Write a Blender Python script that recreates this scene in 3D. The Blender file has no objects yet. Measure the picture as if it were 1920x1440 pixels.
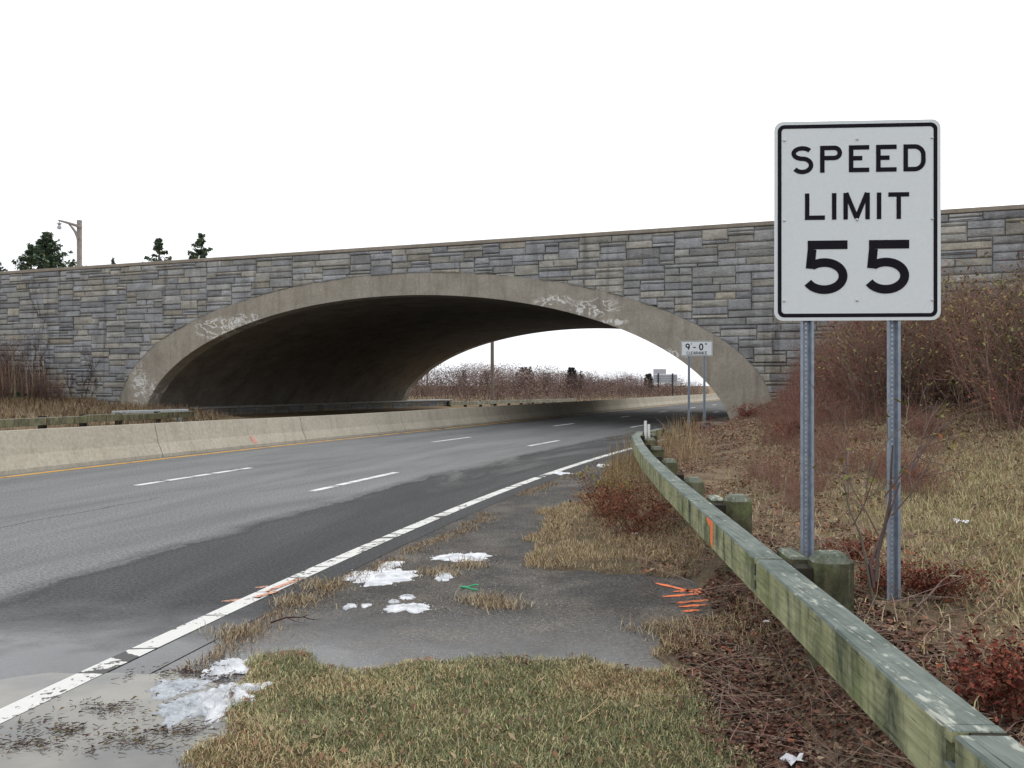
import bpy, math, random
import numpy as np
R = math.radians
random.seed(7); rng = np.random.default_rng(11)
S = bpy.context.scene
COL = S.collection

# ------------------------------------------------------------------ camera, sky, sun, exposure
CAM_H = 1.62
cam = bpy.data.objects.new('camera', bpy.data.cameras.new('camera'))
COL.objects.link(cam); S.camera = cam
cam.location = (0, 0, CAM_H); cam.rotation_euler = (R(90), 0, 0)
cam.data.sensor_width = 36; cam.data.lens = 36 * 1770 / 1920; cam.data.shift_y = 0.001
cam.data.clip_start = 0.05; cam.data.clip_end = 5000

SUN_EL, SUN_AZ = 32, 35          # soft sun behind thin cloud, ahead and to the right
w = bpy.data.worlds.new('World'); S.world = w; w.use_nodes = True
wn = w.node_tree.nodes; wl = w.node_tree.links
bg = wn['Background']
sky = wn.new('ShaderNodeTexSky'); sky.sky_type = 'NISHITA'; sky.sun_disc = False
sky.sun_elevation = R(SUN_EL); sky.sun_rotation = R(SUN_AZ)
sky.air_density = 1.0; sky.dust_density = 6.0; sky.ozone_density = 1.0
hs = wn.new('ShaderNodeHueSaturation'); hs.inputs['Saturation'].default_value = 0.12
cl = wn.new('ShaderNodeMix'); cl.data_type = 'RGBA'          # an even layer of cloud over the sky
cl.inputs[0].default_value = 0.80; cl.inputs[7].default_value = (11.8, 12.1, 12.6, 1)
wl.new(sky.outputs[0], hs.inputs['Color']); wl.new(hs.outputs[0], cl.inputs[6]); wl.new(cl.outputs[2], bg.inputs[0])
bg.inputs[1].default_value = 0.10
sun = bpy.data.objects.new('sun', bpy.data.lights.new('sun', 'SUN')); COL.objects.link(sun)
sun.data.energy = 0.7; sun.data.angle = R(18); sun.data.color = (1, 0.96, 0.9)
sun.rotation_euler = (R(90 - SUN_EL), 0, R(180 - SUN_AZ)); sun.location = (0, 0, 60)
S.view_settings.view_transform = 'Standard'; S.view_settings.look = 'None'
S.view_settings.exposure = 0.24; S.view_settings.gamma = 1.0; S.view_settings.use_curve_mapping = False

# ------------------------------------------------------------------ helpers
def tag(o, label=None, cat=None, group=None, kind=None):
    if label: o['label'] = label
    if cat: o['category'] = cat
    if group: o['group'] = group
    if kind: o['kind'] = kind
    return o

def empty(name, loc=(0, 0, 0), rz=0.0, label=None, cat=None, group=None):
    o = bpy.data.objects.new(name, None); COL.objects.link(o)
    o.location = loc; o.rotation_euler = (0, 0, rz)
    return tag(o, label, cat, group)

def mesh(name, V, F, mat=None, parent=None, smooth=False, col=None, uv=None):
    me = bpy.data.meshes.new(name)
    V = np.asarray(V, dtype=np.float32).reshape(-1, 3)
    if isinstance(F, np.ndarray):
        k = F.shape[1]; n = F.shape[0]
        me.vertices.add(len(V)); me.vertices.foreach_set('co', V.ravel())
        me.loops.add(n * k); me.loops.foreach_set('vertex_index', F.astype(np.int32).ravel())
        me.polygons.add(n); me.polygons.foreach_set('loop_start', np.arange(0, n * k, k, dtype=np.int32))
        me.polygons.foreach_set('loop_total', np.full(n, k, dtype=np.int32))
        me.update(calc_edges=True); me.validate()
    else:
        me.from_pydata([tuple(v) for v in V.tolist()], [], F); me.update()
    if col is not None:
        a = me.color_attributes.new('Col', 'FLOAT_COLOR', 'POINT')
        c = np.ones((len(V), 4), dtype=np.float32); c[:, :3] = np.asarray(col, dtype=np.float32)
        a.data.foreach_set('color', c.ravel())
    if uv is not None:
        l = me.uv_layers.new(name='UVMap')
        vi = np.zeros(len(me.loops), dtype=np.int32); me.loops.foreach_get('vertex_index', vi)
        l.data.foreach_set('uv', np.asarray(uv, dtype=np.float32)[vi].ravel())
    if smooth: me.polygons.foreach_set('use_smooth', np.ones(len(me.polygons), dtype=bool))
    if mat: me.materials.append(mat)
    o = bpy.data.objects.new(name, me); COL.objects.link(o)
    if parent: o.parent = parent
    return o

def copy_tree(o, parent=None):
    c = o.copy(); COL.objects.link(c); c.parent = parent
    for ch in list(o.children): copy_tree(ch, c)
    return c

class MB:
    """collects boxes, prisms and tubes into one mesh"""
    def __init__(s): s.V = []; s.F = []
    def add(s, V, F):
        b = len(s.V); s.V += [tuple(v) for v in V]; s.F += [tuple(i + b for i in f) for f in F]
    def box(s, x0, x1, y0, y1, z0, z1, bev=0.0):
        if bev <= 0:
            s.add([(x0, y0, z0), (x1, y0, z0), (x1, y1, z0), (x0, y1, z0), (x0, y0, z1), (x1, y0, z1), (x1, y1, z1), (x0, y1, z1)],
                  [(3, 2, 1, 0), (4, 5, 6, 7), (0, 1, 5, 4), (1, 2, 6, 5), (2, 3, 7, 6), (3, 0, 4, 7)])
        else:
            b = bev; V = []
            for z, i in ((z0, b), (z0 + b, 0), (z1 - b, 0), (z1, b)):
                V += [(x0 + i, y0 + b, z), (x0 + b, y0 + i, z), (x1 - b, y0 + i, z), (x1 - i, y0 + b, z),
                      (x1 - i, y1 - b, z), (x1 - b, y1 - i, z), (x0 + b, y1 - i, z), (x0 + i, y1 - b, z)]
            F = [tuple(range(7, -1, -1)), tuple(range(24, 32))]
            for k in range(3):
                for j in range(8): F.append((8 * k + j, 8 * k + (j + 1) % 8, 8 * k + 8 + (j + 1) % 8, 8 * k + 8 + j))
            s.add(V, F)
    def tube(s, pts, rad, n=6, cap=True):
        pts = [np.array(p, float) for p in pts]; V = []; F = []
        if not hasattr(rad, '__len__'): rad = [rad] * len(pts)
        for i, p in enumerate(pts):
            d = pts[min(i + 1, len(pts) - 1)] - pts[max(i - 1, 0)]; d /= (np.linalg.norm(d) + 1e-9)
            a = np.cross(d, (0, 0, 1) if abs(d[2]) < .9 else (1, 0, 0)); a /= np.linalg.norm(a); b = np.cross(d, a)
            for k in range(n):
                t = 2 * math.pi * k / n; V.append(p + rad[i] * (math.cos(t) * a + math.sin(t) * b))
        for i in range(len(pts) - 1):
            for k in range(n): F.append((i * n + k, i * n + (k + 1) % n, i * n + n + (k + 1) % n, i * n + n + k))
        if cap: F.append(tuple(range(n))[::-1]); F.append(tuple(range((len(pts) - 1) * n, len(pts) * n)))
        s.add(V, F)
    def build(s, name, mat, parent=None, smooth=False): return mesh(name, s.V, s.F, mat, parent, smooth)

def _h(i, j, k): 
    n = (i * 374761393 + j * 668265263 + k * 2147483647) & 0xFFFFFFFF
    n = ((n ^ (n >> 13)) * 1274126177) & 0xFFFFFFFF
    return ((n ^ (n >> 16)) & 0xFFFF) / 65535.0
def vnoise(x, y, k=0):
    x = np.asarray(x, float); y = np.asarray(y, float)
    i = np.floor(x).astype(np.int64); j = np.floor(y).astype(np.int64); a = x - i; b = y - j
    a = a * a * (3 - 2 * a); b = b * b * (3 - 2 * b)
    return (_h(i, j, k) * (1 - a) + _h(i + 1, j, k) * a) * (1 - b) + (_h(i, j + 1, k) * (1 - a) + _h(i + 1, j + 1, k) * a) * b
def fbm(x, y, k=0): return (vnoise(x, y, k) + .5 * vnoise(2 * x + 7, 2 * y, k + 1) + .25 * vnoise(4 * x, 4 * y + 3, k + 2)) / 1.75
def sstep(a, b, x): t = np.clip((x - a) / (b - a), 0, 1); return t * t * (3 - 2 * t)

# ---- node helpers
class NT:
    def __init__(s, name, rough=.8, spec=.3):
        s.mt = bpy.data.materials.new(name); s.mt.use_nodes = True; s.t = s.mt.node_tree; s.b = s.t.nodes['Principled BSDF']
        s.b.inputs['Roughness'].default_value = rough; s.b.inputs['Specular IOR Level'].default_value = spec
        g = s.t.nodes.new('ShaderNodeNewGeometry'); s.pos = g.outputs['Position']; s.nrm = g.outputs['Normal']
    def n(s, typ, attrs=None, **inp):
        o = s.t.nodes.new('ShaderNode' + typ)
        for k, v in (attrs or {}).items(): setattr(o, k, v)
        for k, v in inp.items():
            sock = o.inputs[int(k[1:])] if k[0] == 'i' and k[1:].isdigit() else o.inputs[k]
            s.set(sock, v)
        return o
    def set(s, sock, v):
        if isinstance(v, bpy.types.NodeSocket): s.t.links.new(v, sock)
        else:
            if isinstance(v, tuple) and len(v) == 3 and sock.type == 'RGBA': v = v + (1,)
            sock.default_value = v
    def attr(s, name='Col'): return s.n('Attribute', {'attribute_name': name}).outputs['Color']
    def uv(s): return s.n('UVMap', {'uv_map': 'UVMap'}).outputs[0]
    def obj(s): return s.n('TexCoord').outputs['Object']
    def scale(s, vec, xyz): return s.n('Mapping', Vector=vec, Scale=xyz).outputs[0]
    def noise(s, scale, detail=4, vec=None, rough=.55, dist=0.0):
        return s.n('TexNoise', Vector=vec if vec is not None else s.pos, Scale=scale, Detail=detail, Roughness=rough, Distortion=dist).outputs[0]
    def vor(s, scale, vec=None, feat='F1', out=0):
        return s.n('TexVoronoi', {'feature': feat}, Vector=vec if vec is not None else s.pos, Scale=scale).outputs[out]
    def ramp(s, fac, stops):
        o = s.n('ValToRGB', Fac=fac); r = o.color_ramp
        while len(r.elements) < len(stops): r.elements.new(.5)
        for e, (p, c) in zip(r.elements, stops):
            e.position = p; e.color = (c if isinstance(c, tuple) else (c, c, c)) + (1,)
        return o.outputs[0]
    def mix(s, fac, a, b, mode='MIX'):
        o = s.n('Mix', {'data_type': 'RGBA', 'blend_type': mode}); s.set(o.inputs[0], fac); s.set(o.inputs[6], a); s.set(o.inputs[7], b)
        return o.outputs[2]
    def m(s, op, a, b=0.0, c=0.0, clamp=False):
        o = s.n('Math', {'operation': op, 'use_clamp': clamp}); s.set(o.inputs[0], a); s.set(o.inputs[1], b); s.set(o.inputs[2], c); return o.outputs[0]
    def sep(s, v): o = s.n('SeparateXYZ', Vector=v); return o.outputs
    def bump(s, h, strength=.5, dist=.01):
        o = s.n('Bump', Strength=strength, Distance=dist, Height=h); s.t.links.new(o.outputs[0], s.b.inputs['Normal'])
    def out(s, color, rough=None):
        s.set(s.b.inputs['Base Color'], color)
        if rough is not None: s.set(s.b.inputs['Roughness'], rough)
        return s.mt

def val(x): return (x, x, x)

# ------------------------------------------------------------------ materials
def mat_asphalt(name, kind):
    t = NT(name, .85, .35)
    big = t.noise(.35, 5); mid = t.noise(2.2, 5); fine = t.noise(34, 4, rough=.8); grain = t.vor(110)
    if kind == 'road':
        u = t.uv(); ux, uy, _ = t.sep(u)
        streak = t.noise(1.0, 5, t.scale(u, (1.1, .16, 1)), .6, .6)
        seamx = t.m('ADD', ux, t.m('MULTIPLY', t.m('SUBTRACT', t.noise(.8, 9, rough=.72), .5), .8))
        old = t.m('MULTIPLY', t.m('SUBTRACT', -1.75, seamx), 3.2, clamp=True)          # older pale surfacing left of the seam
        newc = t.ramp(streak, [(.3, .048), (.52, .062), (.66, .085), (.78, .15)])
        oldc = t.ramp(streak, [(.28, (.13, .132, .134)), (.5, (.18, .182, .18)), (.75, (.225, .225, .22))])
        farm = t.m('MULTIPLY', t.m('SUBTRACT', uy, 24.0), .1, clamp=True)               # the older surfacing turns darker towards the bridge
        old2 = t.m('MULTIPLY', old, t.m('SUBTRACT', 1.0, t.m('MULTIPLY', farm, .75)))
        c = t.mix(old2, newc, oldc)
        edge = t.m('MULTIPLY', t.m('SUBTRACT', 1.0, t.m('ABSOLUTE', t.m('MULTIPLY', t.m('ADD', seamx, 1.75), 9.0)), clamp=True), .35)
        c = t.mix(edge, c, val(.035))
        lx_ = t.m('ADD', seamx, t.m('MULTIPLY', t.noise(.5, 3), .5))
        tar = t.m('MULTIPLY', t.m('LESS_THAN', t.m('ABSOLUTE', t.m('ADD', lx_, 1.62)), .022), t.m('GREATER_THAN', t.noise(.4, 2), .46))
        c = t.mix(t.m('MULTIPLY', tar, .35), c, val(.22))
        wob = t.m('ADD', ux, t.m('MULTIPLY', t.noise(.9, 4), .35))
        for dd in (-4.35, -7.3):
            cr = t.m('MULTIPLY', t.m('LESS_THAN', t.m('ABSOLUTE', t.m('SUBTRACT', wob, dd)), .014), t.m('GREATER_THAN', t.noise(.3, 2), .52)); c = t.mix(t.m('MULTIPLY', cr, .7), c, val(.04))
        pat = t.m('MULTIPLY', t.ramp(t.noise(1.0, 6, t.scale(u, (.9, .22, 1)), .7, .8), [(.5, 0.0), (.64, 1.0)]), t.m('MULTIPLY', t.m('SUBTRACT', 1.0, t.m('ABSOLUTE', t.m('MULTIPLY', t.m('ADD', ux, 1.7), .6)), clamp=True), t.m('MULTIPLY', t.m('SUBTRACT', uy, 8.0), .3, clamp=True)))
        c = t.mix(t.m('MULTIPLY', pat, .7), c, (.2, .198, .192))
    else:
        c = t.ramp(mid, [(.3, (.05, .046, .042)), (.5, (.09, .082, .073)), (.7, (.145, .13, .112))])
        c = t.mix(t.ramp(big, [(.45, 0.0), (.62, .75)]), c, (.045, .042, .04))
        peb = t.vor(52, out=0); pm = t.m('MULTIPLY', t.m('LESS_THAN', peb, .24), t.m('GREATER_THAN', t.noise(4, 4), .42))
        c = t.mix(t.m('MULTIPLY', pm, .7), c, (.33, .31, .28))
        st2 = t.noise(.8, 6, rough=.68, dist=.6); c = t.mix(t.m('MULTIPLY', t.ramp(st2, [(.48, 0.0), (.60, 1.0)]), .55), c, (.04, .038, .036))
        br2 = t.noise(1.7, 5, rough=.7); c = t.mix(t.m('MULTIPLY', t.ramp(br2, [(.55, 0.0), (.7, 1.0)]), .45), c, (.15, .115, .085))
    c = t.mix(.95, c, t.ramp(fine, [(.3, .12), (.7, .9)]), 'OVERLAY')
    c = t.mix(t.m('MULTIPLY', t.m('LESS_THAN', grain, .2), .35), c, val(.32))
    # wetness spreading from the puddle by the near edge of the road
    d = t.n('VectorMath', {'operation': 'DISTANCE'}, i0=t.scale(t.pos, (.42, 1, 0)), i1=(-1.25, 4.3, 0)).outputs['Value']
    wet = t.m('SUBTRACT', 1.0, t.m('MULTIPLY', t.m('ADD', d, t.m('MULTIPLY', t.m('SUBTRACT', mid, .5), 1.3)), .33), clamp=True)
    wet = t.ramp(wet, [(.05, 0.0), (.5, 1.0)])
    c = t.mix(t.m('MULTIPLY', wet, .45), c, val(.03))
    r = t.m('SUBTRACT', t.m('ADD', .78, t.m('MULTIPLY', mid, .15)), t.m('MULTIPLY', wet, .70))
    bp_ = t.n('Bump', Strength=t.m('SUBTRACT', .6, t.m('MULTIPLY', wet, .5)), Distance=.006, Height=t.m('ADD', t.m('MULTIPLY', grain, .6), fine)); t.t.links.new(bp_.outputs[0], t.b.inputs['Normal']); t.set(t.b.inputs['Specular IOR Level'], t.m('ADD', .13, t.m('MULTIPLY', wet, .42)))
    return t.out(c, r)
M_ROAD = mat_asphalt('road_asphalt', 'road'); M_PULL = mat_asphalt('shoulder_asphalt', 'pull')

def mat_paint(name, col, wear=.5, sc=14):
    t = NT(name, .6, .3)
    a = t.noise(sc, 6, rough=.7); b = t.noise(2.0, 4)
    k = t.m('GREATER_THAN', t.m('ADD', t.m('MULTIPLY', a, .7), t.m('MULTIPLY', b, .5)), wear + .12)
    seg = t.vor(1.6, t.scale(t.pos, (.15, 1, 1)), 'DISTANCE_TO_EDGE')
    gap = t.m('LESS_THAN', t.m('ADD', seg, t.m('MULTIPLY', t.noise(9, 3), .03)), .034)
    c = t.mix(t.noise(30, 3), tuple(x * .8 for x in col), col)
    c = t.mix(t.m('MAXIMUM', t.m('SUBTRACT', 1.0, k), gap), c, (.075, .073, .07))
    return t.out(c)
M_WLINE = mat_paint('white_line_paint', (.74, .73, .69), .395)
M_DASH = mat_paint('white_dash_paint', (.8, .8, .78), .22)
M_YLINE = mat_paint('yellow_line_paint', (.74, .40, .06), .28)

def mat_spray(name, col, thr):
    t = NT(name, .75, .2); a = t.noise(26, 5, rough=.75)
    return t.out(t.mix(t.m('GREATER_THAN', a, thr), (.10, .075, .06), col))
M_ORANGE = mat_spray('orange_spray', (.90, .22, .08), .33); M_ORFADE = mat_spray('faded_orange_spray', (.62, .33, .23), .47)
M_PINK = mat_spray('pink_spray', (.66, .30, .26), .3)

def mat_stone():
    t = NT('ashlar_stone', .9, .08); c = t.attr()
    a = t.noise(1.6, 5, rough=.65); b = t.noise(9, 5, t.scale(t.pos, (1, 1, 2.2)), .7); d = t.noise(45, 3)
    c = t.mix(.55, c, t.ramp(a, [(.25, .25), (.75, .8)]), 'OVERLAY')
    c = t.mix(.6, c, t.ramp(b, [(.3, .3), (.7, .72)]), 'OVERLAY')
    drip = t.noise(1.0, 5, t.scale(t.pos, (2.6, 2.6, .16)), .65)
    c = t.mix(t.m('MULTIPLY', t.ramp(drip, [(.52, 0.0), (.7, 1.0)]), .5), c, (.06, .058, .055))
    wd = t.noise(1.0, 4, t.scale(t.pos, (5.5, 5.5, .5)), .7); wl_ = t.noise(.35, 2)
    c = t.mix(t.m('MULTIPLY', t.m('MULTIPLY', t.ramp(wd, [(.64, 0.0), (.70, 1.0)]), t.ramp(wl_, [(.55, 0.0), (.68, 1.0)])), .55), c, (.6, .6, .57))
    t.bump(t.m('ADD', t.m('MULTIPLY', b, 1.0), t.m('MULTIPLY', d, .35)), .8, .05)
    return t.out(c)
M_STONE = mat_stone()
def mat_plain(name, lo, hi, sc=6, rough=.85, spec=.3, bump=.3, bs=40, metallic=0):
    t = NT(name, rough, spec); a = t.noise(sc, 6, rough=.65); b = t.noise(bs, 3)
    t.b.inputs['Metallic'].default_value = metallic
    if bump: t.bump(b, bump, .006)
    return t.out(t.mix(t.ramp(a, [(.3, 0.0), (.7, 1.0)]), lo, hi))
M_MORTAR = mat_plain('joint_mortar', (.10, .096, .09), (.18, .172, .16), 3, .9, .05)

def mat_concrete(name, lo, hi, spots=(), board=False, drip=.35):
    t = NT(name, .88, .1); P = t.obj()
    a = t.noise(.9, 6, P, .62); b = t.noise(14, 5, P, .7); st = t.noise(1.0, 5, t.scale(P, (3.2, 3.2, .3)), .65)
    c = t.mix(t.ramp(a, [(.28, 0.0), (.72, 1.0)]), lo, hi)
    c = t.mix(.45, c, t.ramp(b, [(.3, .3), (.7, .7)]), 'OVERLAY')
    c = t.mix(t.m('MULTIPLY', t.ramp(st, [(.5, 0.0), (.72, 1.0)]), drip), c, tuple(x * .35 for x in lo))
    if board:
        px, py, pz = t.sep(P)
        wv = t.m('FRACT', t.m('MULTIPLY', pz, 4.0)); c = t.mix(t.m('MULTIPLY', t.m('LESS_THAN', wv, .07), .2), c, tuple(x * .5 for x in lo))
    if spots:
        px, py, pz = t.sep(P); tot = None
        for (sx, sz, rx, rz, g) in spots:
            dx = t.m('DIVIDE', t.m('SUBTRACT', px, sx), rx); dz = t.m('DIVIDE', t.m('SUBTRACT', pz, sz), rz)
            q = t.m('MULTIPLY', t.m('SUBTRACT', 1.0, t.m('ADD', t.m('MULTIPLY', dx, dx), t.m('MULTIPLY', dz, dz)), clamp=True), g)
            tot = q if tot is None else t.m('MAXIMUM', tot, q)
        web = t.noise(1.25, 5, t.scale(P, (1.0, 1, 1.7)), .6, 1.2)
        ridge = t.m('SUBTRACT', 1.0, t.m('MULTIPLY', t.m('ABSOLUTE', t.m('SUBTRACT', web, .5)), 15.0), clamp=True)
        k = t.m('MULTIPLY', t.m('SUBTRACT', t.m('MULTIPLY', ridge, tot), .30), 3.2, clamp=True)
        c = t.mix(t.m('MULTIPLY', k, .85), c, (.72, .71, .68))
    t.bump(b, .4, .012)
    return t.out(c)
M_RING = mat_concrete('arch_concrete', (.255, .228, .188), (.375, .342, .288),
    spots=((-24.4, 4.35, 2.1, .75, 1.0), (-22.8, 4.75, 1.4, .4, .9), (-5.4, 4.75, 1.5, .55, .95), (-7.2, 5.05, 1.3, .4, .85), (-4.6, 4.15, .8, .22, 1.0),
           (-29.3, 1.6, .9, 1.7, .82), (-28.4, 1.0, .5, 1.3, .85), (-2.2, 2.75, .9, .5, .8)))
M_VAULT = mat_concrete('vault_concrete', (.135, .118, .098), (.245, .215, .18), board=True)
M_BARRIER = mat_concrete('barrier_concrete', (.40, .365, .295), (.50, .465, .385), drip=.25)
M_COPING = mat_concrete('coping_concrete', (.23, .20, .165), (.33, .29, .24), drip=.3)
M_LEDGE = mat_concrete('ledge_concrete', (.28, .28, .27), (.40, .40, .38))

def mat_timber(name, side=((.27, .28, .15), (.40, .40, .25)), top=((.13, .155, .14), (.21, .235, .21)), dark=(.045, .06, .045), streak=1.0):
    t = NT(name, .85, .07)
    nz = t.sep(t.nrm)[2]
    s1 = t.noise(1.0, 6, t.scale(t.pos, (4.5, 4.5, 1.7)), .68, .9); s2 = t.noise(1.0, 4, t.scale(t.pos, (2.2, 2.2, 1.6)), .6)
    gr = t.noise(1.0, 4, t.scale(t.pos, (60, 3, 60)), .6); fl = t.noise(1.0, 4, t.scale(t.pos, (34, 11, 34)), .6)
    cs = t.mix(t.ramp(s2, [(.3, 0.0), (.7, 1.0)]), side[0], side[1])
    cs = t.mix(t.m('MULTIPLY', t.ramp(s1, [(.44, 0.0), (.66, 1.0)]), .9 * streak), cs, dark)
    gs = t.noise(1.0, 5, t.scale(t.pos, (1.6, 1.6, 4.0)), .65, 1.2); cs = t.mix(t.m('MULTIPLY', t.ramp(gs, [(.5, 0.0), (.68, 1.0)]), .6), cs, (.17, .21, .085))
    pale = t.noise(1.0, 4, t.scale(t.pos, (5, 5, .8)), .6)
    cs = t.mix(t.m('MULTIPLY', t.ramp(pale, [(.6, 0.0), (.72, 1.0)]), .5), cs, (.36, .37, .31))
    ct = t.mix(t.ramp(s2, [(.3, 0.0), (.7, 1.0)]), top[0], top[1])
    fm = t.noise(1.0, 3, t.scale(t.pos, (5, 2.2, 5)), .6); ct = t.mix(t.m('MULTIPLY', t.ramp(s1, [(.45, 0.0), (.7, 1.0)]), .6), ct, (.07, .09, .075))
    ct = t.mix(t.m('MULTIPLY', t.ramp(t.m('ADD', fl, t.m('MULTIPLY', t.m('SUBTRACT', fm, .5), .8)), [(.60, 0.0), (.70, 1.0)]), .75), ct, (.47, .48, .41))
    c = t.mix(t.ramp(nz, [(.4, 0.0), (.7, 1.0)]), cs, ct)
    c = t.mix(.5, c, t.ramp(gr, [(.3, .27), (.7, .73)]), 'OVERLAY')
    ckn = t.noise(1.0, 3, t.scale(t.pos, (75, 1.1, 75)), .5); ck = t.ramp(ckn, [(.66, 0.0), (.70, 1.0)])
    c = t.mix(t.m('MULTIPLY', ck, .75), c, (.035, .038, .03))
    t.bump(t.m('ADD', t.m('SUBTRACT', gr, ck), t.m('MULTIPLY', t.noise(30, 4), .6)), .5, .006)
    return t.out(c)
M_TIMBER = mat_timber('mossy_timber')
M_POST = mat_timber('mossy_post_timber', side=((.085, .08, .05), (.15, .145, .09)), top=((.13, .145, .11), (.2, .21, .17)), dark=(.025, .027, .02))
M_DARKWOOD = mat_plain('dark_wood_and_slot_shade', (.02, .018, .014), (.05, .045, .036), 12, .9, .05)  # dark wood, also the shade painted inside the rail joint slots
M_GREYWOOD = mat_timber('grey_weathered_timber', side=((.26, .25, .2), (.42, .40, .33)), top=((.3, .29, .25), (.42, .41, .36)), dark=(.1, .095, .08))
M_FARRAIL = mat_timber('brown_damp_timber', side=((.15, .14, .085), (.24, .22, .14)), top=((.2, .19, .15), (.28, .27, .22)), dark=(.05, .045, .035))
M_POLEWOOD = mat_plain('bleached_pole_wood', (.22, .19, .17), (.36, .32, .29), 5)
M_POLEDARK = mat_plain('brown_pole_wood', (.14, .11, .09), (.24, .2, .17), 5)
M_GALV = mat_plain('galvanised_steel', (.20, .24, .30), (.34, .39, .46), 22, .5, .5, .1, metallic=.35)
M_GALVD = mat_plain('galvanised_steel_shaded', (.09, .115, .16), (.16, .19, .25), 22, .55, .4, .1, metallic=.3)  # darker copy of the steel, shade of the hollow put into its colour
M_STEEL = mat_plain('pale_rail_steel', (.34, .36, .36), (.46, .48, .48), 8, .55, .4, .1)
M_SIGNW = mat_plain('sign_white_sheeting', (.66, .70, .72), (.71, .75, .77), 60, .55, .35, .08, 300)
M_SIGNB = mat_plain('sign_black_ink', (.010, .009, .014), (.016, .014, .02), 8, .7, .08, 0)
M_SIGNE = mat_plain('sign_aluminium_edge', (.5, .5, .5), (.6, .6, .6), 10, .4, .5, 0, metallic=.7)
M_SIGNBACK = mat_plain('sign_back_aluminium', (.42, .43, .47), (.52, .53, .56), 2, .5, .4, 0)
M_SIGNPOSTD = mat_plain('sign_post_dark', (.03, .03, .035), (.06, .06, .065), 4)
M_WHITEP = mat_plain('white_plastic', (.72, .72, .71), (.80, .80, .79), 20, .5, .4, .05)
M_GREENP = mat_plain('green_plastic', (.03, .36, .14), (.05, .45, .2), 20, .4, .5, 0)
M_LITTER = mat_plain('white_litter', (.7, .7, .72), (.82, .82, .84), 30, .7, .3, .4)
def mat_veg(name, var=.5, trans=0.0, rough=.8):
    t = NT(name, rough, .04); c = t.attr()
    c = t.mix(var, c, t.ramp(t.noise(5, 3), [(.3, .3), (.7, .7)]), 'OVERLAY')
    return t.out(c)
M_VEG = mat_veg('plant_fibre')
M_LEAF = mat_veg('leaf_tissue')
def mat_snow():
    t = NT('melting_snow', .6, .5); a = t.noise(60, 4, rough=.7); b = t.noise(8, 3)
    t.bump(a, .8, .02)
    return t.out(t.mix(t.ramp(b, [(.35, 0.0), (.6, 1.0)]), (.52, .54, .57), (.86, .87, .89)))
M_SNOW = mat_snow()
def mat_ice():
    t = NT('slush_ice', .35, .5); a = t.noise(30, 5, rough=.7)
    t.bump(a, .6, .02); return t.out(t.mix(t.ramp(a, [(.35, 0.0), (.65, 1.0)]), (.30, .32, .34), (.55, .58, .62)))
M_ICE = mat_ice()
def mat_puddle():
    t = NT('muddy_water', .06, .5); a = t.noise(1.3, 4); b = t.noise(6, 3)
    c = t.mix(t.ramp(a, [(.4, 0.0), (.62, 1.0)]), (.13, .128, .118), (.25, .232, .19))
    t.b.inputs['IOR'].default_value = 1.33
    t.bump(b, .03, .004); return t.out(c)
M_PUDDLE = mat_puddle()
def mat_ground():
    t = NT('ground_soil', .95, .03); c = t.attr()
    a = t.noise(3, 6, rough=.7); b = t.noise(26, 5, rough=.75); d = t.vor(45)
    c = t.mix(.5, c, t.ramp(a, [(.3, .28), (.7, .75)]), 'OVERLAY'); c = t.mix(.75, c, t.ramp(b, [(.3, .22), (.7, .78)]), 'OVERLAY')
    t.bump(t.m('ADD', b, t.m('MULTIPLY', d, .5)), 1.0, .04)
    return t.out(c)
M_GROUND = mat_ground()

# ------------------------------------------------------------------ road reference curve: the white edge line
_dt = .25; TT = np.arange(-40, 420, _dt)
_az = np.radians(np.where(TT < 20, np.maximum(11 + .475 * TT, -2), 20.5))
_i0 = int(np.argmin(abs(TT)))
_cx = np.cumsum(np.sin(_az)) * _dt; _cy = np.cumsum(np.cos(_az)) * _dt
CX = _cx - _cx[_i0] - 2.50; CY = _cy - _cy[_i0] + 4.60
def road(t, d, z=0.0):
    x = np.interp(t, TT, CX); y = np.interp(t, TT, CY); a = np.interp(t, TT, _az)
    return np.array([x + d * np.cos(a), y - d * np.sin(a), np.zeros_like(x) + z]).T
def to_td(X, Y):
    X = np.atleast_1d(X).astype(float); Y = np.atleast_1d(Y).astype(float); T = np.zeros(len(X)); D = np.zeros(len(X))
    for k in range(0, len(X), 4000):
        x = X[k:k + 4000, None]; y = Y[k:k + 4000, None]
        j = np.argmin((x - CX[None, ::2]) ** 2 + (y - CY[None, ::2]) ** 2, axis=1) * 2
        a = _az[j]; rx = X[k:k + 4000] - CX[j]; ry = Y[k:k + 4000] - CY[j]
        T[k:k + 4000] = TT[j] + rx * np.sin(a) + ry * np.cos(a); D[k:k + 4000] = rx * np.cos(a) - ry * np.sin(a)
    return T, D
def px(x, y, z=0.0):
    """a pixel of the 1920x1440 photograph, met with the level z"""
    Y = (CAM_H - z) * 1770 / (y - 722); return ((x - 960) / 1770 * Y, Y)

RAILP = np.array([(1.02, -5.), (1.06, 0.05), (1.165, 2.5), (1.29, 5.0), (1.415, 7.5), (1.545, 9.95), (1.71, 12.4), (1.93, 14.85), (2.19, 17.3), (2.58, 19.6), (3.35, 21.8)])
def rail_x(Y): return np.interp(Y, RAILP[:, 1], RAILP[:, 0])

# bridge frame: local x to the right along the wall, y into the tunnel
BP = np.array([8.34, 36.0]); BA = R(-22.9); LT = 26.5
def to_bridge(X, Y):
    dx = X - BP[0]; dy = Y - BP[1]; c, s = math.cos(BA), math.sin(BA)
    return dx * c + dy * s, -dx * s + dy * c
def from_bridge(x, y):
    c, s = math.cos(BA), math.sin(BA); return BP[0] + x * c - y * s, BP[1] + x * s + y * c

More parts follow.
